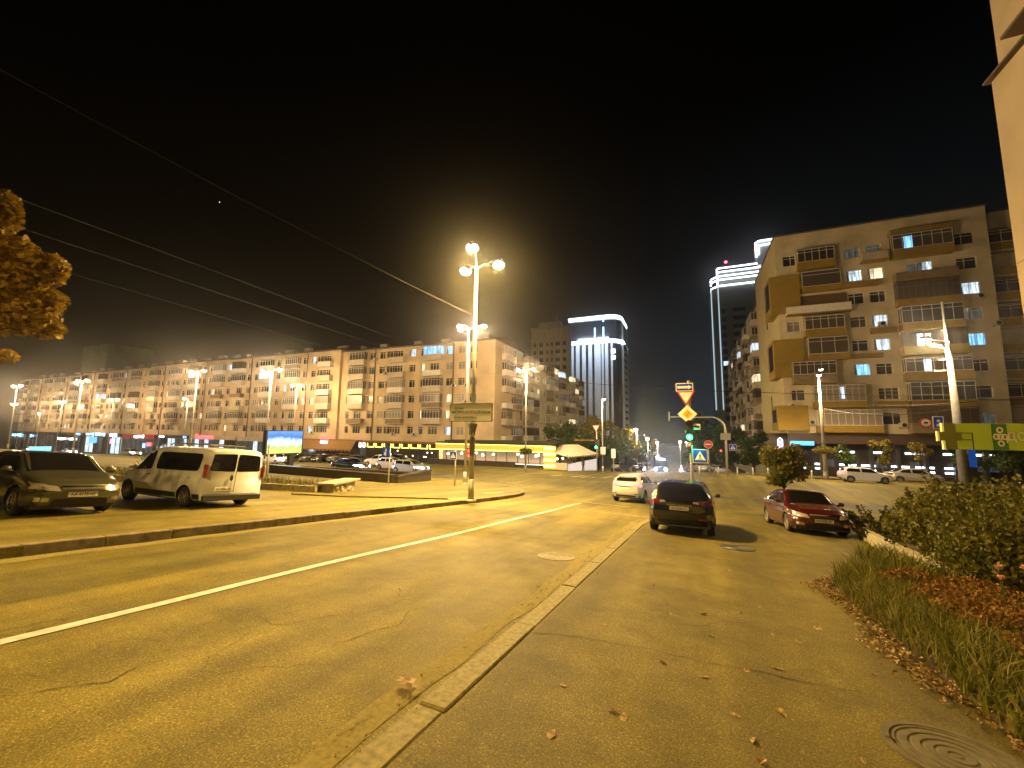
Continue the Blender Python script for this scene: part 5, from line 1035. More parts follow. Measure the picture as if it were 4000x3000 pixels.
def make_car(kind,paintm,label,x,y,rz,*,sc=1,zs=1,group=None,cat='car',hi=True,lights=None,tail=None,z=None,pitch_=True,plate='',yellowplate=False,roofrails=False,beam=0):
    K=KINDS[kind]; z=tz(x,y) if z is None else z
    t=empty({'van':'van'}.get(kind,'car'),(x,y,z),rz,label,cat,group)
    # follow the slope of the road
    c,s=math.cos(rz),math.sin(rz); pz=(tz(x+c,y+s)-tz(x-c,y-s))/2; rl=(tz(x-s,y+c)-tz(x+s,y-c))/2
    t.rotation_euler=(Matrix.Rotation(rz,3,'Z')@Matrix.Rotation(-math.atan(pz),3,'Y')@Matrix.Rotation(math.atan(rl),3,'X')).to_euler()
    t.scale=(sc,sc,sc*zs)
    me,bv=car_body(kind,hi); m2=me.copy(); m2.materials.clear(); m2.materials.append(paintm); inst('body',m2,t)
    L,W_,H,wb,wr,hw=K['L'],K['W'],K['H'],K['wb'],K['wr'],K['W']/2
    b=MB(); b.box(-L/2+.25,L/2-.25,-hw*.86,hw*.86,K['sill']-.04,.62); b.build('underbody',M_trim,t)
    ty,ri=wheel_mesh(wr)
    for a in (-wb/2-.02,wb/2):
        for sd in (-1,1):
            w=inst('wheel',ty,t,(a,sd*(hw-.12),wr)); 
            if sd>0: w.rotation_euler=(0,0,math.pi)
            inst('rim',ri,w)
    # windscreen and windows
    belt=lambda x_:lerp_pts(K['belt'],x_); top=lambda x_:lerp_pts(K['top'],x_)
    x0,x1=K['ws']; za,zb_=top(x0),top(x1); rf=hw*(.70 if kind!='van' else .80)
    patch(bv,[(x1,-hw*.80,6),(x1,hw*.80,6),(x0+.02,rf,6),(x0+.02,-rf,6)],(0,0,-1),'windscreen',M_carglass,t,nu=10,nv=8)
    for sw in K['sw']:
        xa,xb=sw; zr=lambda q:min(top(q)-.10,H-.13); f0=xb>.5
        lo=[(xa,8,belt(xa)+.03),(xb,8,belt(xb)+.03)]; hi_=[(xb-(.42 if f0 and kind!='van' else .55 if f0 else .03),8,zr(.3)+(.0)),(xa+(.35 if (not f0 and kind in('sedan',)) else .14 if not f0 else .02),8,zr(max(xa+.35,-1.0)))]
        if kind=='van' and not f0: hi_=[(xb,8,H-.22),(xa,8,H-.22)]
        patch(bv,[lo[0],lo[1],hi_[0],hi_[1]],(0,-1,0),'side_window',M_carglass,t,nu=10,nv=5,mirror=True,rnd_=.5)
    if kind=='van':
        for s in (-1,1): patch(bv,[(-8,s*.025,1.18),(-8,s*.79,1.20),(-8,s*.74,1.74),(-8,s*.025,1.77)],(1,0,0),'rear_window',M_carglass,t,nu=6,nv=5,rnd_=.35)
    elif kind=='sedan': x0,x1=K['rw']; patch(bv,[(x0,-hw*.76,6),(x0,hw*.76,6),(x1,rf,6),(x1,-rf,6)],(0,0,-1),'rear_window',M_carglass,t,nu=10,nv=6)
    else:
        x0,x1=K['rw']; z0,z1=belt(-L/2)+(.13),top(x1)-.03; patch(bv,[(-8,-hw*.76,z0),(-8,hw*.76,z0),(-8,hw*.56,z1),(-8,-hw*.56,z1)],(1,0,0),'rear_window',M_carglass,t,nu=10,nv=6,rnd_=.5)
    hz=lerp_pts(K['top'],L/2-.25)-.12; hm=E_head if lights else M_hl
    for s in (-1,1):
        patch(bv,[(8,s*(hw*.46),hz-.12),(8,s*(hw*.97),hz-.07),(8,s*(hw*.95),hz+.08),(8,s*(hw*.52),hz-.01)],(-1,0,0),'headlight',hm,t,off=.012,nu=8,nv=4)
        patch(bv,[(8,s*(hw*.62),.34),(8,s*(hw*.85),.35),(8,s*(hw*.85),.44),(8,s*(hw*.62),.43)],(-1,0,0),'fog_lamp',M_hl,t,off=.012,nu=4,nv=2)
    patch(bv,[(8,-hw*.42,hz-.13),(8,hw*.42,hz-.13),(8,hw*.44,hz-.02),(8,-hw*.44,hz-.02)],(-1,0,0),'grille',M_trim,t,off=.008,nu=8,nv=3,rnd_=.4)
    patch(bv,[(8,-hw*.44,hz-.025),(8,hw*.44,hz-.025),(8,hw*.45,hz-.0),(8,-hw*.45,hz-.0)],(-1,0,0),'grille_bar',M_chrome,t,off=.02,nu=8,nv=1)
    patch(bv,[(8,-hw*.6,.26),(8,hw*.6,.26),(8,hw*.55,.40),(8,-hw*.55,.40)],(-1,0,0),'air_intake',M_trim,t,off=.006,nu=8,nv=2,rnd_=.4)
    def plate_at(xd,zc,yc=0):
        h=bv.ray_cast(Vector((xd*8,yc,zc)),Vector((-xd,0,0)))
        if h[0] is None: return
        b=MB(); b.box(-.01,.012,-.26,.26,-.056,.056); p=b.build('number_plate',M_plate,t,loc=(h[0].x+xd*.014,yc,zc))
        if plate: o=text_part(plate,.105,M_signblk,p,(xd*.0135,0,-.004),rot=(R(90),0,R(90)*xd),ext=.001,sx=.82)
    plate_at(1,.50)
    # rear
    tz_={'sedan':.82,'hatch':.92,'suv':1.0,'van':1.0}[kind]; tm=M_tlon if tail else M_tl
    for s in (-1,1):
        if kind=='van':
            b=MB(); b.box(-L/2-.005,-L/2+.10,-.03,.03,.0,.42); b.build('tail_light',tm,t,loc=(0,s*(hw*.945),.98))
        else:
            patch(bv,[(-8,s*(hw*.58),tz_-.03),(-8,s*(hw*.98),tz_-.10),(-8,s*(hw*.965),tz_+.10),(-8,s*(hw*.58),tz_+.06)],(1,0,0),'tail_light',tm,t,off=.012,nu=8,nv=4)
            patch(bv,[(-8,s*(hw*.55),.50),(-8,s*(hw*.82),.50),(-8,s*(hw*.82),.55),(-8,s*(hw*.55),.55)],(1,0,0),'reflector',M_tl,t,off=.012,nu=4,nv=1)
        if kind=='suv': patch(bv,[(-8,s*(hw*.40),tz_-.0),(-8,s*(hw*.57),tz_-.03),(-8,s*(hw*.57),tz_+.05),(-8,s*(hw*.42),tz_+.045)],(1,0,0),'reversing_lamp',M_tlon if tail else M_hl,t,off=.012,nu=4,nv=2)
    if kind=='van': plate_at(-1,.62,.30)
    else: plate_at(-1,.82 if kind=='suv' else .68)
    if kind!='van': patch(bv,[(-8,-hw*.75,.26),(-8,hw*.75,.26),(-8,hw*.8,.44),(-8,-hw*.8,.44)],(1,0,0),'rear_bumper_trim',M_trim,t,off=.006,nu=8,nv=2,rnd_=.2)
    if kind=='suv': patch(bv,[(-8,-.34,.90),(-8,.34,.90),(-8,.36,.935),(-8,-.36,.935)],(1,0,0),'chrome_strip',M_chrome,t,off=.03,nu=6,nv=1)
    # seams, mirrors, handles
    if hi:
        for xx in ([-1.0,-.34,1.0] if kind!='van' else [-2.2,-.35,.32,1.25]):
            patch(bv,[(xx-.004,8,K['sill']+.1),(xx+.004,8,K['sill']+.1),(xx+.004,8,belt(xx)+.0),(xx-.004,8,belt(xx)+.0)],(0,-1,0),'door_seam',M_trim,t,off=.003,nu=1,nv=8,mirror=True)
        for xx in ([-.78,.12] if kind!='van' else [.52]):
            for s in (-1,1):
                b=MB(); b.box(-.09,.09,-.014,.014,-.014,.014); h=bv.ray_cast(Vector((xx,s*8,belt(xx)-.13)),Vector((0,-s,0))); b.build('door_handle',paintm if kind!='van' else M_trim,t,loc=(xx,h[0].y+s*.025,belt(xx)-.13))
        if kind=='van':
            patch(bv,[(-2.3,8,.30),(1.9,8,.30),(1.9,8,.46),(-2.3,8,.46)],(0,-1,0),'side_cladding',M_trim,t,off=.008,nu=40,nv=2,mirror=True)
            b=MB(); b.box(-.01,0,-.006,.006,-.6,.55); b.build('door_seam',M_trim,t,loc=(-L/2-.004,0,1.12))
            b=MB(); b.lathe([(0,-.03),(.05,-.02),(.05,0)],10,0,(0,0,0),'x'); o=b.build('door_handle',M_trim,t,loc=(-L/2-.01,-.0+.13,.98)); o.scale=(1,1,2)
            b=MB(); b.box(-.06,.03,-hw*.93,hw*.93,.26,.42); b.build('rear_bumper',M_trim,t,loc=(-L/2,0,0)); patch(bv,[(-8,-hw*.9,.44),(-8,hw*.9,.44),(-8,hw*.9,.455),(-8,-hw*.9,.455)],(1,0,0),'trim_line',M_trim,t,off=.004,nu=4,nv=1)
            for s in (-1,1): b=MB(); b.tube([(-2.0,s*.66,1.99),(-1.9,s*.66,2.04),(.0,s*.66,2.04),(.1,s*.66,1.98)],.02,6); b.build('roof_rail',M_metald,t)
            for xx in (-1.7,-.2): b=MB(); b.tube([(xx,-.72,2.06),(xx,.72,2.06)],.022,6); b.build('roof_bar',M_chrome,t)
    for s in (-1,1):
        xm=(K['ws'][1]-.30) if kind!='van' else 1.28; zm=belt(xm)+.10; b=MB(); b.tube([(.03,-s*.10,-.02),(0,0,0)],.02,5); 
        for q in range(1): b.lathe([(.001,-.09),(.07,-.07),(.09,0),(.075,.07),(.001,.1)],10,0,(0,s*.02,.03),'y')
        o=b.build('mirror',paintm if kind!='suv' else M_trim,t,loc=(xm,s*(hw+.06),zm),smooth=True); o.scale=(.8,1,.85)
    if roofrails:
        for s in (-1,1): b=MB(); b.tube([(-1.35,s*.56,H-.13),(-1.2,s*.56,H-.06),(-.1,s*.56,H-.03),(.05,s*.56,H-.10)],.018,6); b.build('roof_rail',M_chrome,t)
    if beam:
        ld=bpy.data.lights.new('headlight_beam','SPOT'); ld.energy=beam; ld.color=(.75,.85,1); ld.spot_size=R(60); ld.spot_blend=.8; ld.shadow_soft_size=.08; lo=bpy.data.objects.new('headlight_beam',ld); COL.objects.link(lo); lo.parent=t; lo.location=(L/2+.08,0,hz-.02); lo.rotation_euler=(R(86),0,R(-90))
    return t
make_car('sedan',P_dark,'dark olive sedan parked at the left edge, nose to the road',-13.9,4.5,0,sc=.9,z=tz(-13.95,4.5)+.14,plate='AA 4178 HE')
make_car('van',P_white,'white passenger van with roof bars parked tail to the road',-13.8,7.5,R(180),sc=.88,zs=.93,z=tz(-14.05,7.62)+.14,cat='van',plate='AA 9306 OB')
make_car('suv',P_black,'black crossover stopped at the end of the pavement under the green light',-.30,14.5,R(87),sc=.94,zs=.94,plate='AA 8608 IH',roofrails=True)
make_car('suv',P_pinkw,'pearl white crossover with lit tail lamps entering the junction',-3.2,26.0,R(81),sc=.96,tail=True)
make_car('sedan',P_red,'dark red sedan facing the camera by the flower bed',3.41,17.6,R(-85),sc=.93,plate='AA 8396 EX')
make_car('hatch',P_white,'white hatchback driving on the avenue behind the hedge',14.9,50.0,0,hi=True,tail=True)
make_car('hatch',P_silver,'silver hatchback with headlights on beside the granite parapet',-27.6,36.3,0,lights=True,beam=900)
make_car('hatch',P_pinkw,'pale hatchback half hidden behind the silver hatchback',-32.9,39.8,0,lights=False,hi=False)
make_car('suv',P_white,'white crossover farther back on the avenue before the restaurant',-38.9,44.4,R(180),hi=False)
make_car('sedan',P_blue,'dark saloon with blue white headlights left of the silver hatchback',-33.9,34.2,0,lights=True,beam=700,hi=False)
make_car('sedan',P_pinkw,'light saloon with headlights on under the billboard',-51.6,38.5,0,lights=True,hi=False,beam=400)
for x,y,k,p,lb,rz in ((-66.3,54,'suv',P_black,'black crossover parked under the brown awning, leftmost of its row',-90),(-63.0,54,'sedan',P_grey,'grey saloon parked second under the brown awning',-90),(-60.0,54,'hatch',P_black,'black hatchback parked before the lamp doorway',-90),(-56.2,54,'suv',P_grey,'grey crossover parked before the restaurant window',-90),(-52.5,54,'sedan',P_black,'dark saloon parked before the yellow lit frames',-90),(-43.6,54.4,'suv',P_black,'black crossover parked along the kerb at the golden pillar',0),
    (-76.5,54,'sedan',P_grey,'grey saloon parked behind the billboard leg',-90)):
    make_car(k,p,lb,x,y,R(rz),group='cars parked before the shops',hi=False)
for x,y,k,p,lb,rz in ((-104,46,'sedan',P_silver,'silver saloon with headlights far left on the avenue',0),(-98,49,'hatch',P_white,'white hatchback with headlights behind the van roof',0),(-92,50,'suv',P_silver,'silver crossover in traffic over the van bonnet',0),(-86,46,'sedan',P_blue,'blue saloon in traffic right of the left headlights',180),(-150,48,'sedan',P_silver,'silver saloon far off over the left sedan roof',0),(-141,50,'hatch',P_white,'white hatchback far off beside the blue screen',0),(-160,49,'suv',P_white,'white crossover farthest left in traffic',0)):
    make_car(k,p,lb,x,y,R(rz),group='traffic on the far left of the avenue',hi=False,lights=(rz==0))
make_car('hatch',P_grey,'dark hatchback parked at the mouth of the side street left kerb',-10.4,66,R(75),hi=False); make_car('sedan',P_blue,'dark blue saloon waiting behind the left kerb hatchback',-8.1,70,R(90),hi=False)
make_car('sedan',P_grey,'grey saloon parked across the right corner behind the crossing sign',.6,66.0,R(8),hi=False); make_car('hatch',P_silver,'silver hatchback parked right of the grey saloon',3.3,72.0,R(20),hi=False)
# minibus with bright headlights
t=empty('minibus',(-5.5,82,tz(-5.5,82)),R(-90),'bright headlit bus coming up the side street','bus')
b=MB(); b.box(-5.2,1.0,-1.15,1.15,.35,2.9); b.box(.998,1.12,-1.1,1.1,.4,2.8); b.build('body',P_blue,t); b=MB(); b.box(1.13,1.16,-1.0,1.0,1.35,2.4); b.build('windscreen',M_carglass,t)
for s in (-.85,.85): b=MB(); b.lathe([(0,.02),(.2,.0),(.22,-.05)],14,0,(1.18,s,.8),'x'); b.build('headlight',E_head,t)
b=MB(); b.box(1.12,1.16,-.8,.8,2.5,2.72); b.build('route_display',emis('bus_display',(1,.8,.6),2.5),t)
for a in (-4,0): 
    for s in (-1,1): b=MB(); b.lathe([(.0,-.12),(.45,-.12),(.45,.12),(0,.12)],18,0,(a,s*1.02,.45),'y'); b.build('wheel',M_rubber,t)
ld=bpy.data.lights.new('headlight_beam','SPOT'); ld.energy=9000; ld.color=(.7,.82,1); ld.spot_size=R(80); ld.spot_blend=.8; lo=bpy.data.objects.new('headlight_beam',ld); COL.objects.link(lo); lo.parent=t; lo.location=(1.35,0,.8); lo.rotation_euler=(R(88),0,R(-90))
make_car('sedan',P_silver,'car with one bright headlight pair right beside the bus',-1.6,84,R(-90),hi=False,lights=True)
# cars and strip lit stalls behind the hedge on the right
make_car('sedan',P_silver,'silver saloon parked before the right building shopfront',20.5,55.5,0,hi=False)
# ------------------------------------------------------------------ wires
def wire(pts,r,label,n=24,sag=0,m=None):
    a,c=Vector(pts[0]),Vector(pts[1]); P=[]
    for i in range(n+1): u=i/n; p=a.lerp(c,u); p.z-=sag*4*u*(1-u); P.append(p-a)
    b=MB(); b.tube(P,r,5); o=b.build('cable',m or mat('cable',(.03,.025,.02),.7)); o.location=a; return tag(o,label,'cable','overhead cables')
wire([(-16.5,-2,11.2),(-8.75,15.5,6.75)],.009,'uppermost overhead cable running from the lamp pole to the upper left',sag=.25)
wire([(-19.5,-2,9.0),(-33.2,45,12.6)],.010,'second overhead cable ending over the nearest block roof',sag=-.1)
wire([(-19.5,-2,8.1),(-33.7,45,11.4)],.010,'third overhead cable just under the second',sag=0)
wire([(-22.5,-2,8.0),(-36.8,44,10.05)],.009,'lowest overhead cable above the row of apartment blocks',sag=-.1)
wire([(12.65,53,4.6),(17.8,38,3.9)],.03,'sagging wire from the right lamp pole to the junction clamp',sag=.7)
wire([(9.5,30.5,3.5),(14,30.0,3.6)],.025,'trolley wire crossing before the right building',sag=.1)
wire([(-14,56,.9),(13,52.8,.9)],.025,'thin wire over the crossing between the corners',sag=.3)
wire([(-20,50.4,3.2),(-11.4,57.6,2.0)],.03,'wire from the crossing lamp to the lone lamp',sag=.2)
wire([(13.1,30,3.7),(60,32,3.9)],.025,'trolley wire leaving the concrete pole to the right',sag=.3)
wire([(13.1,30,3.95),(-16,30.5,6.6)],.018,'span wire from the concrete pole across the junction',sag=.5)
# concrete pole on the right with two lamp heads
t=empty('lamp_pole',(13.15,30,tz(13.15,30)),R(0),'tapered concrete pole with two lamp heads before the right building','lamp pole'); g=-t.location.z
b=MB(); b.tube([(0,0,0),(0,0,1.5+g),(-.05,0,6.6+g)],[.22,.185,.115],14); b.build('pole',M_polec,t,smooth=True)
b=MB(); b.tube([(-.05,0,6.6+g),(-.08,0,9.2+g)],[.09,.05],8); b.build('top_tube',M_metal,t)
b=MB(); b.tube([(-.45,0,5.9+g),(.35,0,6.0+g)],.03,6); b.tube([(-.7,0,5.3+g),(.3,0,5.35+g)],.03,6); b.tube([(-.05,0,6.5+g),(-.6,-.1,6.75+g)],.03,6); b.tube([(-.05,0,6.3+g),(-.1,-.2,6.9+g),(-.85,-.25,7.05+g)],.03,6); b.build('bracket',M_metal,t)
for x,z in ((-.95,7.1),(-.55,6.72)):
    b=MB(); b.tube([(.12,0,.04),(0,0,.08),(-.35,0,.07)],[.05,.12,.08],10); h=b.build('lamp_head',M_metald,t,loc=(x+.1,-.1,z+g)); b=MB(); b.lathe([(.0,-.06),(.12,-.04),(.16,0),(.0,.03)],14); o=b.build('lamp_glass',M_headw,h,loc=(-.12,0,0),smooth=True); o.scale=(1.5,.9,1)
    ld=bpy.data.lights.new('lamp_light','POINT'); ld.energy=PW*1.0; ld.color=WARM; ld.shadow_soft_size=.12; lo=bpy.data.objects.new('lamp_light',ld); COL.objects.link(lo); lo.parent=h; lo.location=(-.12,0,-.2); ld.energy=PW*.4
t=empty('hanging_signs',(11.85,30,2.44),0,'round restriction sign and blue plate hanging from the trolley wire','hanging sign')
b=MB(); b.lathe([(0,0),(.27,0),(.27,.03),(0,.03)],20,0,(0,0,0),'y'); b.build('round_sign',M_red,t); b=MB(); b.lathe([(0,-.01),(.2,-.008)],20,0,(0,0,0),'y'); b.build('white_disc',M_white,t); b=MB(); b.box(-.08,.08,-.02,-.012,-.04,.06); b.build('vehicle_mark',M_signblk,t)
b=MB(); b.box(.29,.75,0,.03,-.32,.36); b.build('plate',M_white,t); b=MB(); b.box(.33,.71,-.008,-.002,-.28,.32); b.build('blue_field',M_blue,t); b=MB(); b.lathe([(0,-.01),(.07,-.012)],10,0,(.52,-.008,.12),'y'); b.box(.44,.6,-.018,-.01,-.2,-.06); b.build('white_mark',M_white,t)
b=MB(); b.tube([(0,.015,.27),(0,.015,1.0)],.012,5); b.tube([(.5,.015,.36),(.5,.015,1.0)],.012,5); b.build('hanger',M_metald,t)
# blue cloth banner on the concrete pole, a weak glow put into its colour
t=empty('pole_banner',(13.62,30.1,.1),0,'narrow blue banner hung on the right side of the concrete pole','banner'); b=MB(); b.tube([(-.3,.03,1.3),(.17,.03,1.3)],.015,5); b.build('bracket',M_metald,t); b=MB(); b.box(-.14,.16,0,.02,0,1.3); b.build('cloth',mat('banner_blue',(.01,.10,.55),.6,emit=(.02,.13,.7),es=.22),t)
# bollards
bp=None
for k,(x,y,lb) in enumerate(((.6,54,'first white bollard left of the no entry post'),(2.6,53.6,'bollard between the no entry post and the gantry pole'),(4.5,53.2,'brightly lit bollard right of the gantry pole'),(6.0,53,'plain bollard right of the bright one'),(7.4,52.9,'last bollard of the row before the round tree'),(11.3,52.6,'lone bollard left of the right lamp pole'))):
    z=tz(x,y); 
    if bp is None:
        bp=empty('bollard',(x,y,z),0,lb,'bollard','bollards along the far pavement'); b=MB(); b.tube([(0,0,0),(0,0,.85)],.065,10); b.lathe([(.065,.85),(.05,.9),(0,.92)],10); b.build('post',mat('bollard_white',(.6,.6,.58),.5),bp,smooth=True); b=MB(); b.lathe([(.07,.62),(.07,.74)],10); b.build('band',M_metal,bp)
    else: c=copy_tree(bp); c.location=(x,y,z); c['label']=lb
# ------------------------------------------------------------------ person
def person(x,y,rz,label,h=1.7):
    z=tz(x,y)+.12; t=empty('person',(x,y,z),rz,label,'person')
    V=[(0,0,.92),(0,0,1.08),(0,.0,1.28),(0,0,1.42),(0,0,1.50),(0,.01,1.60),(0,0,1.68), (.09,0,.88),(.10,.03,.48),(.11,-.04,.09),(.11,.10,.04), (-.09,0,.88),(-.11,-.02,.48),(-.13,-.10,.09),(-.13,.04,.04), (.18,0,1.38),(.23,-.03,1.12),(.20,.10,.92),(.19,.14,.84),(-.18,0,1.38),(-.23,-.02,1.12),(-.2,.08,.9),(-.19,.12,.82)]
    E_=[(0,1),(1,2),(2,3),(3,4),(4,5),(5,6),(0,7),(7,8),(8,9),(9,10),(0,11),(11,12),(12,13),(13,14),(3,15),(15,16),(16,17),(17,18),(3,19),(19,20),(20,21),(21,22)]
    Rd=[.14,.13,.15,.13,.055,.09,.07,.10,.065,.05,.045,.10,.065,.05,.045,.065,.05,.035,.03,.065,.05,.035,.03]
    me=bpy.data.meshes.new('body'); me.from_pydata([Vector(v)*(h/1.74) for v in V],E_,[]); o=inst('body',me,t); md=o.modifiers.new('skin','SKIN'); 
    for i,r in enumerate(Rd): me.skin_vertices[0].data[i].radius=(r,r*.85)
    me.skin_vertices[0].data[0].use_root=True; o.modifiers.new('sub','SUBSURF').levels=2; o.modifiers['sub'].render_levels=2; me.materials.append(mat('dark_clothes',(.015,.015,.018),.9))
    b=MB(); b.lathe([(0,.11),(.07,.09),(.10,.03),(.10,-.03),(.08,-.06)],10,0,(0,-.01,1.60*h/1.74)); b.build('hair',M_black,t,smooth=True)
person(-14.2,57.6,R(20),'person in dark clothes walking past the lit tent screen',1.68)
# ------------------------------------------------------------------ trees
def tree(x,y,h,r,lm,label,n=5000,s=.22,trunk_h=None,seed=1,group=None,clumps=16,zs=.85,lean=(0,0),z=None,name='tree',rt=.12):
    rnd=random.Random(seed); z=tz(x,y) if z is None else z; t=empty(name,(x,y,z),0,label,'tree',group); th=trunk_h or h*.35; cz=th+(h-th)*.5
    b=MB(); b.tube([(0,0,-.3),(lean[0]*.3,lean[1]*.3,th*.6),(lean[0],lean[1],th),(lean[0]*1.1,lean[1]*1.1,cz+.2)],[rt,rt*.8,rt*.65,rt*.3],8); cl=[]
    for k in range(clumps):
        a=rnd.random()*6.283; rr=r*.68*rnd.random()**.5; zz=cz+(h-th)*.36*rnd.uniform(-1,1); f=math.sqrt(max(.15,1-((zz-cz)/((h-th)*.55))**2)); p=(lean[0]+rr*f*math.cos(a),lean[1]+rr*f*math.sin(a),zz); cl.append(p)
        b.tube([(lean[0],lean[1],th*.9+.1*k*(h-th)/clumps),(p[0]*.5+lean[0]*.5,p[1]*.5+lean[1]*.5,(th+zz)/2),p],[rt*.4,rt*.25,rt*.08],5)
    b.build('trunk',M_bark,t,smooth=True); b=MB()
    for p in cl:
        q=r*rnd.uniform(.28,.46); leaves(b,p,(q,q,q*zs),int(n/clumps),s,rnd,shell=.15)
    b.build('crown',lm,t,fix=False); return t
tree(4.0,24.0,3.35,1.12,L_yel,'small round yellowing tree behind the red car',5200,.13,1.35,seed=3,clumps=22,rt=.06,z=tz(4,24))
tree(-22,72,8.5,4.2,L_green,'dark tree beside the tent at the left street corner',4500,.34,2.2,seed=5,group='trees down the side street',rt=.2)
tree(-15.5,74,10.2,4.0,L_yel,'tall yellow green tree left of the lit foliage',4500,.34,2.2,seed=6,group='trees down the side street',rt=.2)
tree(-17,69,6.3,4.5,L_green,'low dark tree behind the tent roof',4500,.32,1.4,seed=16,group='trees down the side street',rt=.2)
tree(-11.5,79,8.3,3.2,L_yel,'tree glowing yellow around a street lamp',4500,.32,2.2,seed=7,group='trees down the side street',rt=.2)
tree(-11.6,70,5.8,3.0,L_green,'dark tree behind the left green signal',3500,.28,1.6,seed=17,group='trees down the side street',rt=.18)
tree(-12,108,8,3.5,L_green,'dark tree far down the left side of the side street',2500,.4,2.2,seed=8,group='trees down the side street',rt=.2)
tree(-11.5,125,8,3.5,L_yel,'farthest tree on the left of the side street',2000,.42,2.2,seed=9,group='trees down the side street',rt=.2)
tree(1.5,100,14,4.2,L_green,'tall dark tree behind the diamond sign',4200,.42,3,seed=10,group='trees down the side street',rt=.25)
tree(5.8,84,9.0,3.3,L_green,'dark tree behind the gantry arm',4500,.34,2,seed=11,group='trees down the side street',rt=.2)
tree(8.8,76,7.4,2.6,L_green,'narrow dark tree before the balconied block',3600,.3,1.5,seed=12,group='trees down the side street',rt=.2)
tree(.2,92,6.5,2.6,L_green,'bushy tree behind the large crossing sign',2600,.34,1.4,seed=13,group='trees down the side street',rt=.2)
for i,(x,h,l) in enumerate(((8.6,3.4,L_yel),(15.6,3.9,L_green),(18.8,4.6,L_yel),(22.0,4.2,L_yel),(25,4.4,L_green),(28.2,5.0,L_green))):
    tree(x,57.5,h,1.3 if i!=5 else 2.4,l,('thin street tree at the neon sign','dark street tree just right of the lamp pole','yellow green street tree before the brown shop fascia','street tree left of the concrete pole','dark street tree behind the concrete pole','broad dark tree under the pharmacy sign')[i],1500 if i<5 else 3500,.2,1.6,seed=30+i,group='street trees before the right building',clumps=10,rt=.07)
# near autumn tree hanging in from the left
t=empty('maple_tree',(-15.6,.2,tz(-15.6,.2)+.1),0,'orange leaved maple branches hanging in at the left edge','tree'); b=MB(); o_=t.location
rnd=random.Random(21); B_=lambda p:tuple(Vector(p)-Vector(o_))
b.tube([(0,0,0),(0.1,.1,2.2),(.3,.3,4.2),(.4,.5,7)],[.2,.16,.12,.07],9)
LOB=[(-12.95,3.1,6.0,.38,.3,.5),(-13.75,2.8,5.7,.7,.5,.7),(-12.12,3.62,4.85,.42,.3,.32),(-12.9,3.3,5.2,.5,.4,.4),(-12.45,3.5,4.7,.5,.4,.45),(-12.3,3.6,3.95,.5,.35,.35),(-12.7,3.42,4.5,.5,.4,.42),(-12.2,3.68,4.2,.42,.3,.26),(-13.6,3.0,4.35,.9,.6,.7),(-12.25,3.72,3.6,.42,.3,.2),(-12.8,3.45,3.75,.5,.35,.3),(-13.1,3.42,3.04,.28,.25,.14),(-14.1,2.9,3.5,.8,.5,.6),(-11.9,-1.0,3.7,2.1,1.6,1.1),(-14.4,-.8,4.0,2.1,1.5,1.2)]
for (x,y,z,a,b2,c2) in LOB:
    p=B_((x,y,z)); b.tube([(.2,.2,3.2),(p[0]*.5,p[1]*.5,p[2]*.75+.6),p],[.07,.045,.015],6)
    for k in range(7): e=Vector(p)+Vector((rnd.uniform(-a,a),rnd.uniform(-b2,b2),rnd.uniform(-c2,c2)))*.8; b.tube([p,tuple(e)],[.012,.004],4)
b.build('trunk',M_bark,t,smooth=True)
def mleaf(b,p,s,rnd):
    a=Vector((rnd.gauss(0,.5),rnd.gauss(0,.5),-1)).normalized() if rnd.random()<.6 else Vector((rnd.gauss(0,1),rnd.gauss(0,1),rnd.gauss(0,1))).normalized(); q=a.orthogonal().normalized(); n=a.cross(q); th=rnd.random()*6.28; q,n=q*math.cos(th)+n*math.sin(th),n*math.cos(th)-q*math.sin(th)
    P=[(0,-.5),(.18,-.2),(.5,-.12),(.34,.08),(.46,.38),(.16,.26),(0,.6),(-.16,.26),(-.46,.38),(-.34,.08),(-.5,-.12),(-.18,-.2)]
    b.poly([Vector(p)+(q*u+n*v)*s+a*s*.12*abs(u)*2 for u,v in P])
b=MB()
for (x,y,z,a,b2,c2) in LOB:
    for i in range(int(1300*a*c2/.25*.5+90) if a<2 else 2600):
        d=Vector((rnd.gauss(0,1),rnd.gauss(0,1),rnd.gauss(0,1))).normalized()*rnd.random()**.4; mleaf(b,B_((x+d.x*a,y+d.y*b2,z+d.z*c2)),rnd.uniform(.08,.15),rnd)
b.build('crown',L_or,t,fix=False)
# ------------------------------------------------------------------ hedge, bed and bushes on the right
def bush(x,y,z,rs,lm,label,n,s,seed,name='bush',clumps=10,group=None,cat='bush'):
    rnd=random.Random(seed); t=empty(name,(x,y,z),0,label,cat,group); b=MB(); b2=MB()
    for k in range(clumps):
        d=Vector((rnd.gauss(0,1),rnd.gauss(0,1),abs(rnd.gauss(0,.8)))).normalized(); p=(d.x*rs[0]*.6,d.y*rs[1]*.6,d.z*rs[2]*.62+rs[2]*.1); b2.tube([(0,0,0),(p[0]*.5,p[1]*.5,p[2]*.6),p],[.03,.02,.008],5)
        leaves(b,p,(rs[0]*.5,rs[1]*.5,rs[2]*.42),n//clumps,s,rnd,shell=.1)
    for k in range(26):
        d=Vector((rnd.gauss(0,1),rnd.gauss(0,1),abs(rnd.gauss(.3,.7)))).normalized(); p=Vector((d.x*rs[0]*.9,d.y*rs[1]*.9,d.z*rs[2]*.95)); e=p+d*rnd.uniform(.12,.38)+Vector((0,0,.1)); b2.tube([tuple(p*.8),tuple(e)],[.008,.003],4)
        for q in range(16): u=rnd.random(); c=p.lerp(e,u); leaves(b,tuple(c),(.05,.05,.05),1,s*1.1,rnd)
    b2.build('stems',M_bark,t); b.build('foliage',lm,t,fix=False); return t
G_='shrubs in the bed by the red car'
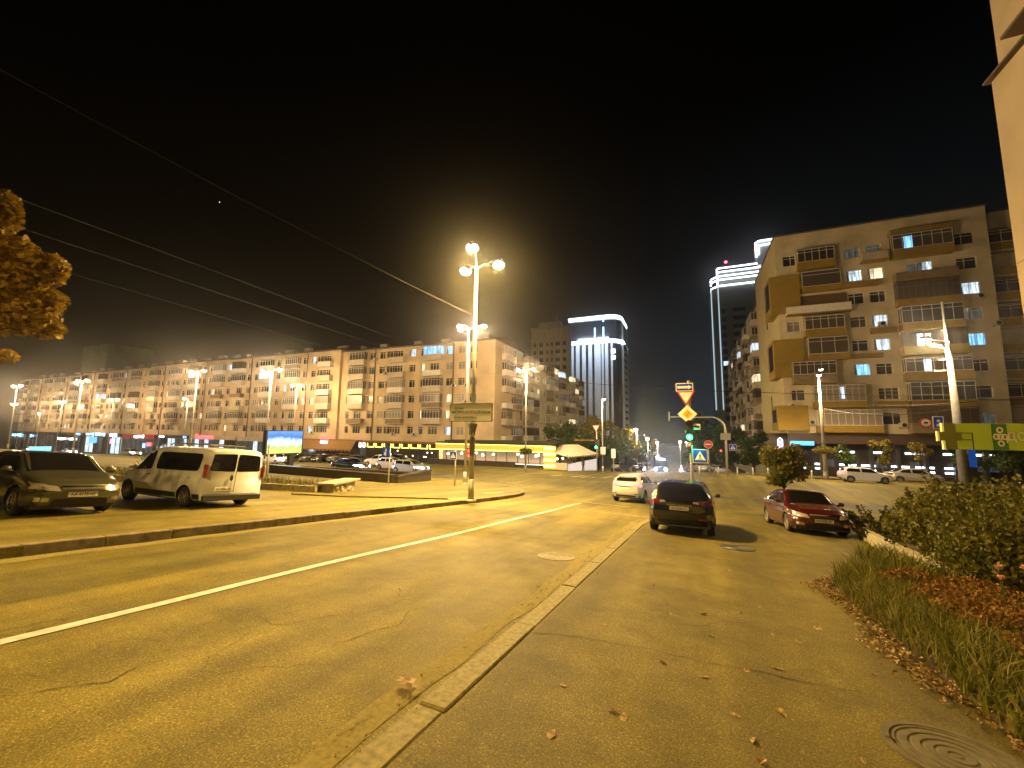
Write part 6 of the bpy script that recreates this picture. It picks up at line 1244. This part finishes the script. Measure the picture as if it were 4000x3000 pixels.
bush(5.75,14.4,tz(5.75,14.4),(1.1,1.3,1.45),L_hedge,'rounded shrub at the back left of the hedge mass',9000,.075,41,group=G_)
bush(5.35,12.4,tz(5.35,12.4),(1.3,1.3,1.75),L_hedge,'tall broad shrub in the middle of the hedge mass',12000,.075,42,group=G_)
bush(4.95,10.2,tz(4.95,10.2),(1.15,1.2,1.75),L_hedge,'big shrub nearest the house wall under the lime sign',13000,.065,43,group=G_)
bush(4.4,8.6,tz(4.4,8.6),(.95,1.1,1.35),L_hedge,'dark shrub at the right edge above the pink flowers',11000,.06,44,group=G_)
bush(7.2,16.5,tz(7.2,16.5),(1.6,1.6,1.9),L_hedge,'shrub behind the hedge near the concrete pole',4500,.12,45,group=G_)
bush(7.3,12.0,tz(7.3,12.0),(1.6,1.8,2.0),L_hedge,'shrub behind the hedge by the house corner',4500,.12,46,group=G_)
# juniper with spreading spiky branches
def juniper(x,y,label,seed,n=26,L_=1.2):
    rnd=random.Random(seed); t=empty('juniper',(x,y,tz(x,y)+.1),0,label,'juniper',G_); b=MB(); b2=MB()
    for k in range(n):
        a=rnd.uniform(0,6.283); el=rnd.uniform(.25,1.1); l=L_*rnd.uniform(.6,1.1); d=Vector((math.cos(a)*math.cos(el),math.sin(a)*math.cos(el),math.sin(el))); e=d*l; m_=e*.5+Vector((0,0,-.08)); b2.tube([(0,0,0),tuple(m_),tuple(e)],[.02,.014,.005],5)
        for q in range(60):
            u=rnd.uniform(.2,1); p=e*u+Vector((0,0,-.3*u*(1-u))); leaves(b,tuple(p),(.05,.05,.05),1,.12*(1.15-u*.5),rnd)
    b2.build('branches',M_bark,t); b.build('needles',L_jun,t,fix=False)
juniper(5.2,17.0,'spiky juniper right behind the red car bonnet',51); juniper(5.9,19.2,'farther spiky juniper beyond the red car',52,22,1.1); juniper(4.9,15.2,'small low juniper above the pale wall end',53,22,.8)
# pale low wall
kerb('bed_wall',[(5.3,18.6),(4.55,15.8),(4.15,13.0),(3.95,10.6),(3.7,8.6)],.22,.5,.30,M_planter,3.0,gap=.01,side=1)
sheet('bed_soil',[(4.75,15.6),(4.4,13.0),(4.2,10.6),(3.95,8.6),(3.9,-8),(6,-8),(9,9),(9,20),(5.7,19.5)],M_soil,.2,1)
BED=[(1.85,-4),(1.85,7.4),(2.0,8.4),(2.6,9.9),(3.3,11.4),(4.0,12.6),(3.85,8.6),(3.8,-4)]
sheet('bed_soil',BED,M_soil,.05,1)
rnd=random.Random(61); b=MB(); c=0
while c<15000:
    x=rnd.uniform(1.85,4.1); y=2.2+10.6*rnd.random()**1.4
    if not inpoly(x,y,BED): continue
    c+=1; edge=min(1,(x-1.85)/.25); hh=(.13+.20*edge)*(1 if x<2.9 or y>8 else .75); blades(b,(x,y,tz(x,y)+.04),1,hh,.02,.006 if rnd.random()<.8 else .011,1.1,rnd)
g=b.build('bed_grass',L_grass,None,fix=False); tag(g,'green grass and low plants filling the flower bed','grass',kind='stuff')
b=MB()
for i in range(26):
    x,y=rnd.uniform(2.5,3.5),rnd.uniform(8.4,11.2)
    if inpoly(x,y,BED): blades(b,(x,y,tz(x,y)+.05),14,.55,.08,.011,.8,rnd)
g=b.build('tall_grass',L_grass,None,fix=False); tag(g,'taller arching grass tufts at the far end of the flower bed','grass',kind='stuff')
b=MB(); 
for (x0,y0,r) in ((3.05,7.2,.55),(3.15,6.2,.6),(3.0,5.3,.5),(3.5,8.0,.5),(3.4,4.6,.6),(2.9,8.3,.35),(3.2,3.8,.5),(2.75,6.6,.25),(3.45,5.6,.5),(3.0,4.2,.4)):
    for i in range(int(1500*r)):
        a=rnd.random()*6.283; q=r*math.sqrt(rnd.random()); x,y=x0+q*math.cos(a),y0+q*math.sin(a); z=tz(x,y)+.26+.12*(1-(q/r)**2)+rnd.uniform(-.06,.04); leaves(b,(x,y,z),(.035,.035,.02),2,.035,rnd)
g=b.build('rust_flowers',L_rust,None,fix=False); tag(g,'rusty orange flower heads massed in the flower bed','flowers',kind='stuff')
for i,(x,y,z,lb) in enumerate(((3.52,7.5,-.02,'left pink bloom below the dark hedge'),(3.78,7.55,.0,'right pink bloom below the dark hedge'),(3.50,7.42,-.12,'lower pink bloom of the pair'))):
    t=empty('pink_flower',(x,y,z),0,lb,'flower','pink blooms in the bed'); b=MB(); leaves(b,(0,0,0),(.035,.035,.025),60,.032,rnd); b.build('petals',leafmat('pink_petals',[(.6,.28,.25),(.7,.42,.36)]) if 'pink_petals' not in MATS else MATS['pink_petals'],t,fix=False); b=MB(); b.tube([(0,0,0),(.02,0,-.6)],.006,4); b.build('stem',L_green,t)
# yucca between sedan and van
t=empty('yucca',(-23.2,11.0,tz(-23.2,11)+.3),0,'spiky yucca in the bed between the sedan and the van','yucca'); b=MB()
for k in range(46):
    a=rnd.random()*6.283; el=rnd.uniform(.2,1.4); l=rnd.uniform(.7,1.15); d=Vector((math.cos(a)*math.cos(el),math.sin(a)*math.cos(el),math.sin(el))); s=Vector((-math.sin(a),math.cos(a),0))*.05; m_=d*l*.55+Vector((0,0,.05)); b.quad(-s*.6,s*.6,m_+s,m_-s); b.tri(m_-s,m_+s,d*l)
b.build('leaves',leafmat('yucca_leaves',[(.05,.07,.015),(.1,.11,.03)]),t,fix=False)
# leaf litter (uncountable) and single leaves
def dryleaf(b,x,y,z,s,rnd,flat=.25):
    a=Vector((rnd.gauss(0,flat),rnd.gauss(0,flat),1)).normalized(); q=a.orthogonal().normalized(); n=a.cross(q); th=rnd.random()*6.28; q,n=q*math.cos(th)+n*math.sin(th),n*math.cos(th)-q*math.sin(th); c=Vector((x,y,z)); k=rnd.uniform(.05,.3)
    L=[(0,-.55),(.22,-.3),(.33,0),(.22,.32),(0,.6)]; 
    mid=[c+n*v*s for v in (-.55,-.3,0,.32,.6)]
    for sg in (-1,1):
        e=[c+(q*sg*u+n*v)*s+a*s*k*u*1.6 for u,v in L]
        for i in range(4): b.quad(mid[i],mid[i+1],e[i+1],e[i])
b=MB()
for i in range(5200):
    y=-3+12.2*rnd.random(); x=1.80+rnd.gauss(0,.10)+(.10 if y<4.5 else 0)+ (0.18*math.sin(y*2.1)*.5)
    if y>8: x+=(y-8)*.45
    dryleaf(b,x,y,tz(x,y)+.03+.03*rnd.random(),rnd.uniform(.02,.055),rnd,.6)
g=b.build('leaf_litter',L_dry,None,fix=False); tag(g,'brown leaf litter banked along the bed edge','leaf litter',kind='stuff')
b=MB()
for i in range(420):
    y=-6+20*rnd.random(); x=-1.86+rnd.gauss(0,.07); dryleaf(b,x,y,tz(x,y)+.014,rnd.uniform(.012,.035),rnd,.4)
for i in range(150):
    y=rnd.uniform(1,15); x=rnd.uniform(-1.4,1.6); dryleaf(b,x,y,tz(x,y)+.02,rnd.uniform(.008,.018),rnd,.4)
g=b.build('leaf_crumbs',L_dry,None,fix=False); tag(g,'small leaf crumbs lying along the pale kerb','leaf crumbs',kind='stuff')
LEAF=[]
for k in range(4):
    b=MB(); dryleaf(b,0,0,.012,1.0,random.Random(k+5),.15); LEAF.append(b.mesh('leaf',[L_dry]))
SP=[(-.55,3.05),(-.48,3.0),(.02,3.9),(.28,3.15),(.3,2.95),(.62,3.0),(.85,3.25),(-.12,2.55),(.55,2.35),(.25,2.2),(.75,2.4),(.35,4.2),(.1,4.9),(-.3,5.4),(.9,5.2),(.45,5.9),(-.6,6.6),(-.2,7.4),(.6,4.4),(1.1,3.6),(1.25,2.7),(-.85,2.6),(-.95,3.2),(1.2,6.8),(.5,8.4),(-.5,8.8),(.2,3.4),(.95,2.95),(1.0,2.2),(.7,6.3),(-.9,4.6),(.05,5.6),(1.35,4.7),(-.7,10.2),(.4,12.4),(1.45,9.0),(-.2,2.3),(.12,2.75),(.9,2.7),(-.3,4.0),(.5,3.6),(-.6,2.15),(.7,5.3),(1.2,5.8)]
for i,(x,y) in enumerate(SP):
    o=inst('fallen_leaf',LEAF[i%4],None,(x,y,tz(x,y)+.018)); s=random.uniform(.045,.10); o.scale=(s,s*random.uniform(.7,1.1),s); o.rotation_euler=(-.09,0,random.random()*6.28); tag(o,'dry fallen leaf lying loose on the pavement','leaf','fallen leaves scattered on the pavement')
o=MB(); 
for q in ((0,0,.0),(-.05,.02,.0),(.06,.01,.02)): mleaf(o,(q[0],q[1],.02+q[2]),.13,random.Random(3))
g=o.build('maple_leaf',L_dry,None,fix=False); g.location=(-1.92,2.62,tz(-1.92,2.62)+.02); tag(g,'crumpled pinkish maple leaf clump in the gutter','leaf')
# pale paper scrap at the lower right
b=MB(); b.poly([(0,.2,.02),(.06,.05,.03),(.2,-.12,.02),(.3,-.3,.03),(.22,-.36,.05),(.05,-.15,.06),(-.05,.1,.05)]); g=b.build('stone_edge',M_planter); g.location=(2.1,3.95,tz(2.1,3.95)+.25); md=g.modifiers.new('s','SOLIDIFY'); md.thickness=.05; tag(g,'pale jagged stone at the lower right corner in the bed','stone')
# star
b=MB(); b.lathe([(.001,-.9),(.9,0),(.001,.9)],8); g=b.build('star',emis('star_light',(.8,.9,1),3)); g.location=Vector((0,0,1.6))+(fw+rr*((858-2000)/1600)-uu*((790-1500)/1600))*850; tag(g,'single bright star in the upper left sky','star')
# ------------------------------------------------------------------ night air: thin haze added for halos round the lamps
b=MB(); b.box(-500,320,-72,445,-24,95); h=b.build('haze',None or mat('haze',(1,1,1))); tag(h,kind='stuff')
m=MATS['haze']; n=m.node_tree.nodes; l=m.node_tree.links; n.remove(n['Principled BSDF']); v=n.new('ShaderNodeVolumePrincipled'); v.inputs['Density'].default_value=.00058; v.inputs['Color'].default_value=(.85,.85,.9,1); v.inputs['Anisotropy'].default_value=.945; l.new(v.outputs[0],n['Material Output'].inputs['Volume'])
SC.cycles.volume_step_rate=20; SC.cycles.volume_max_steps=32
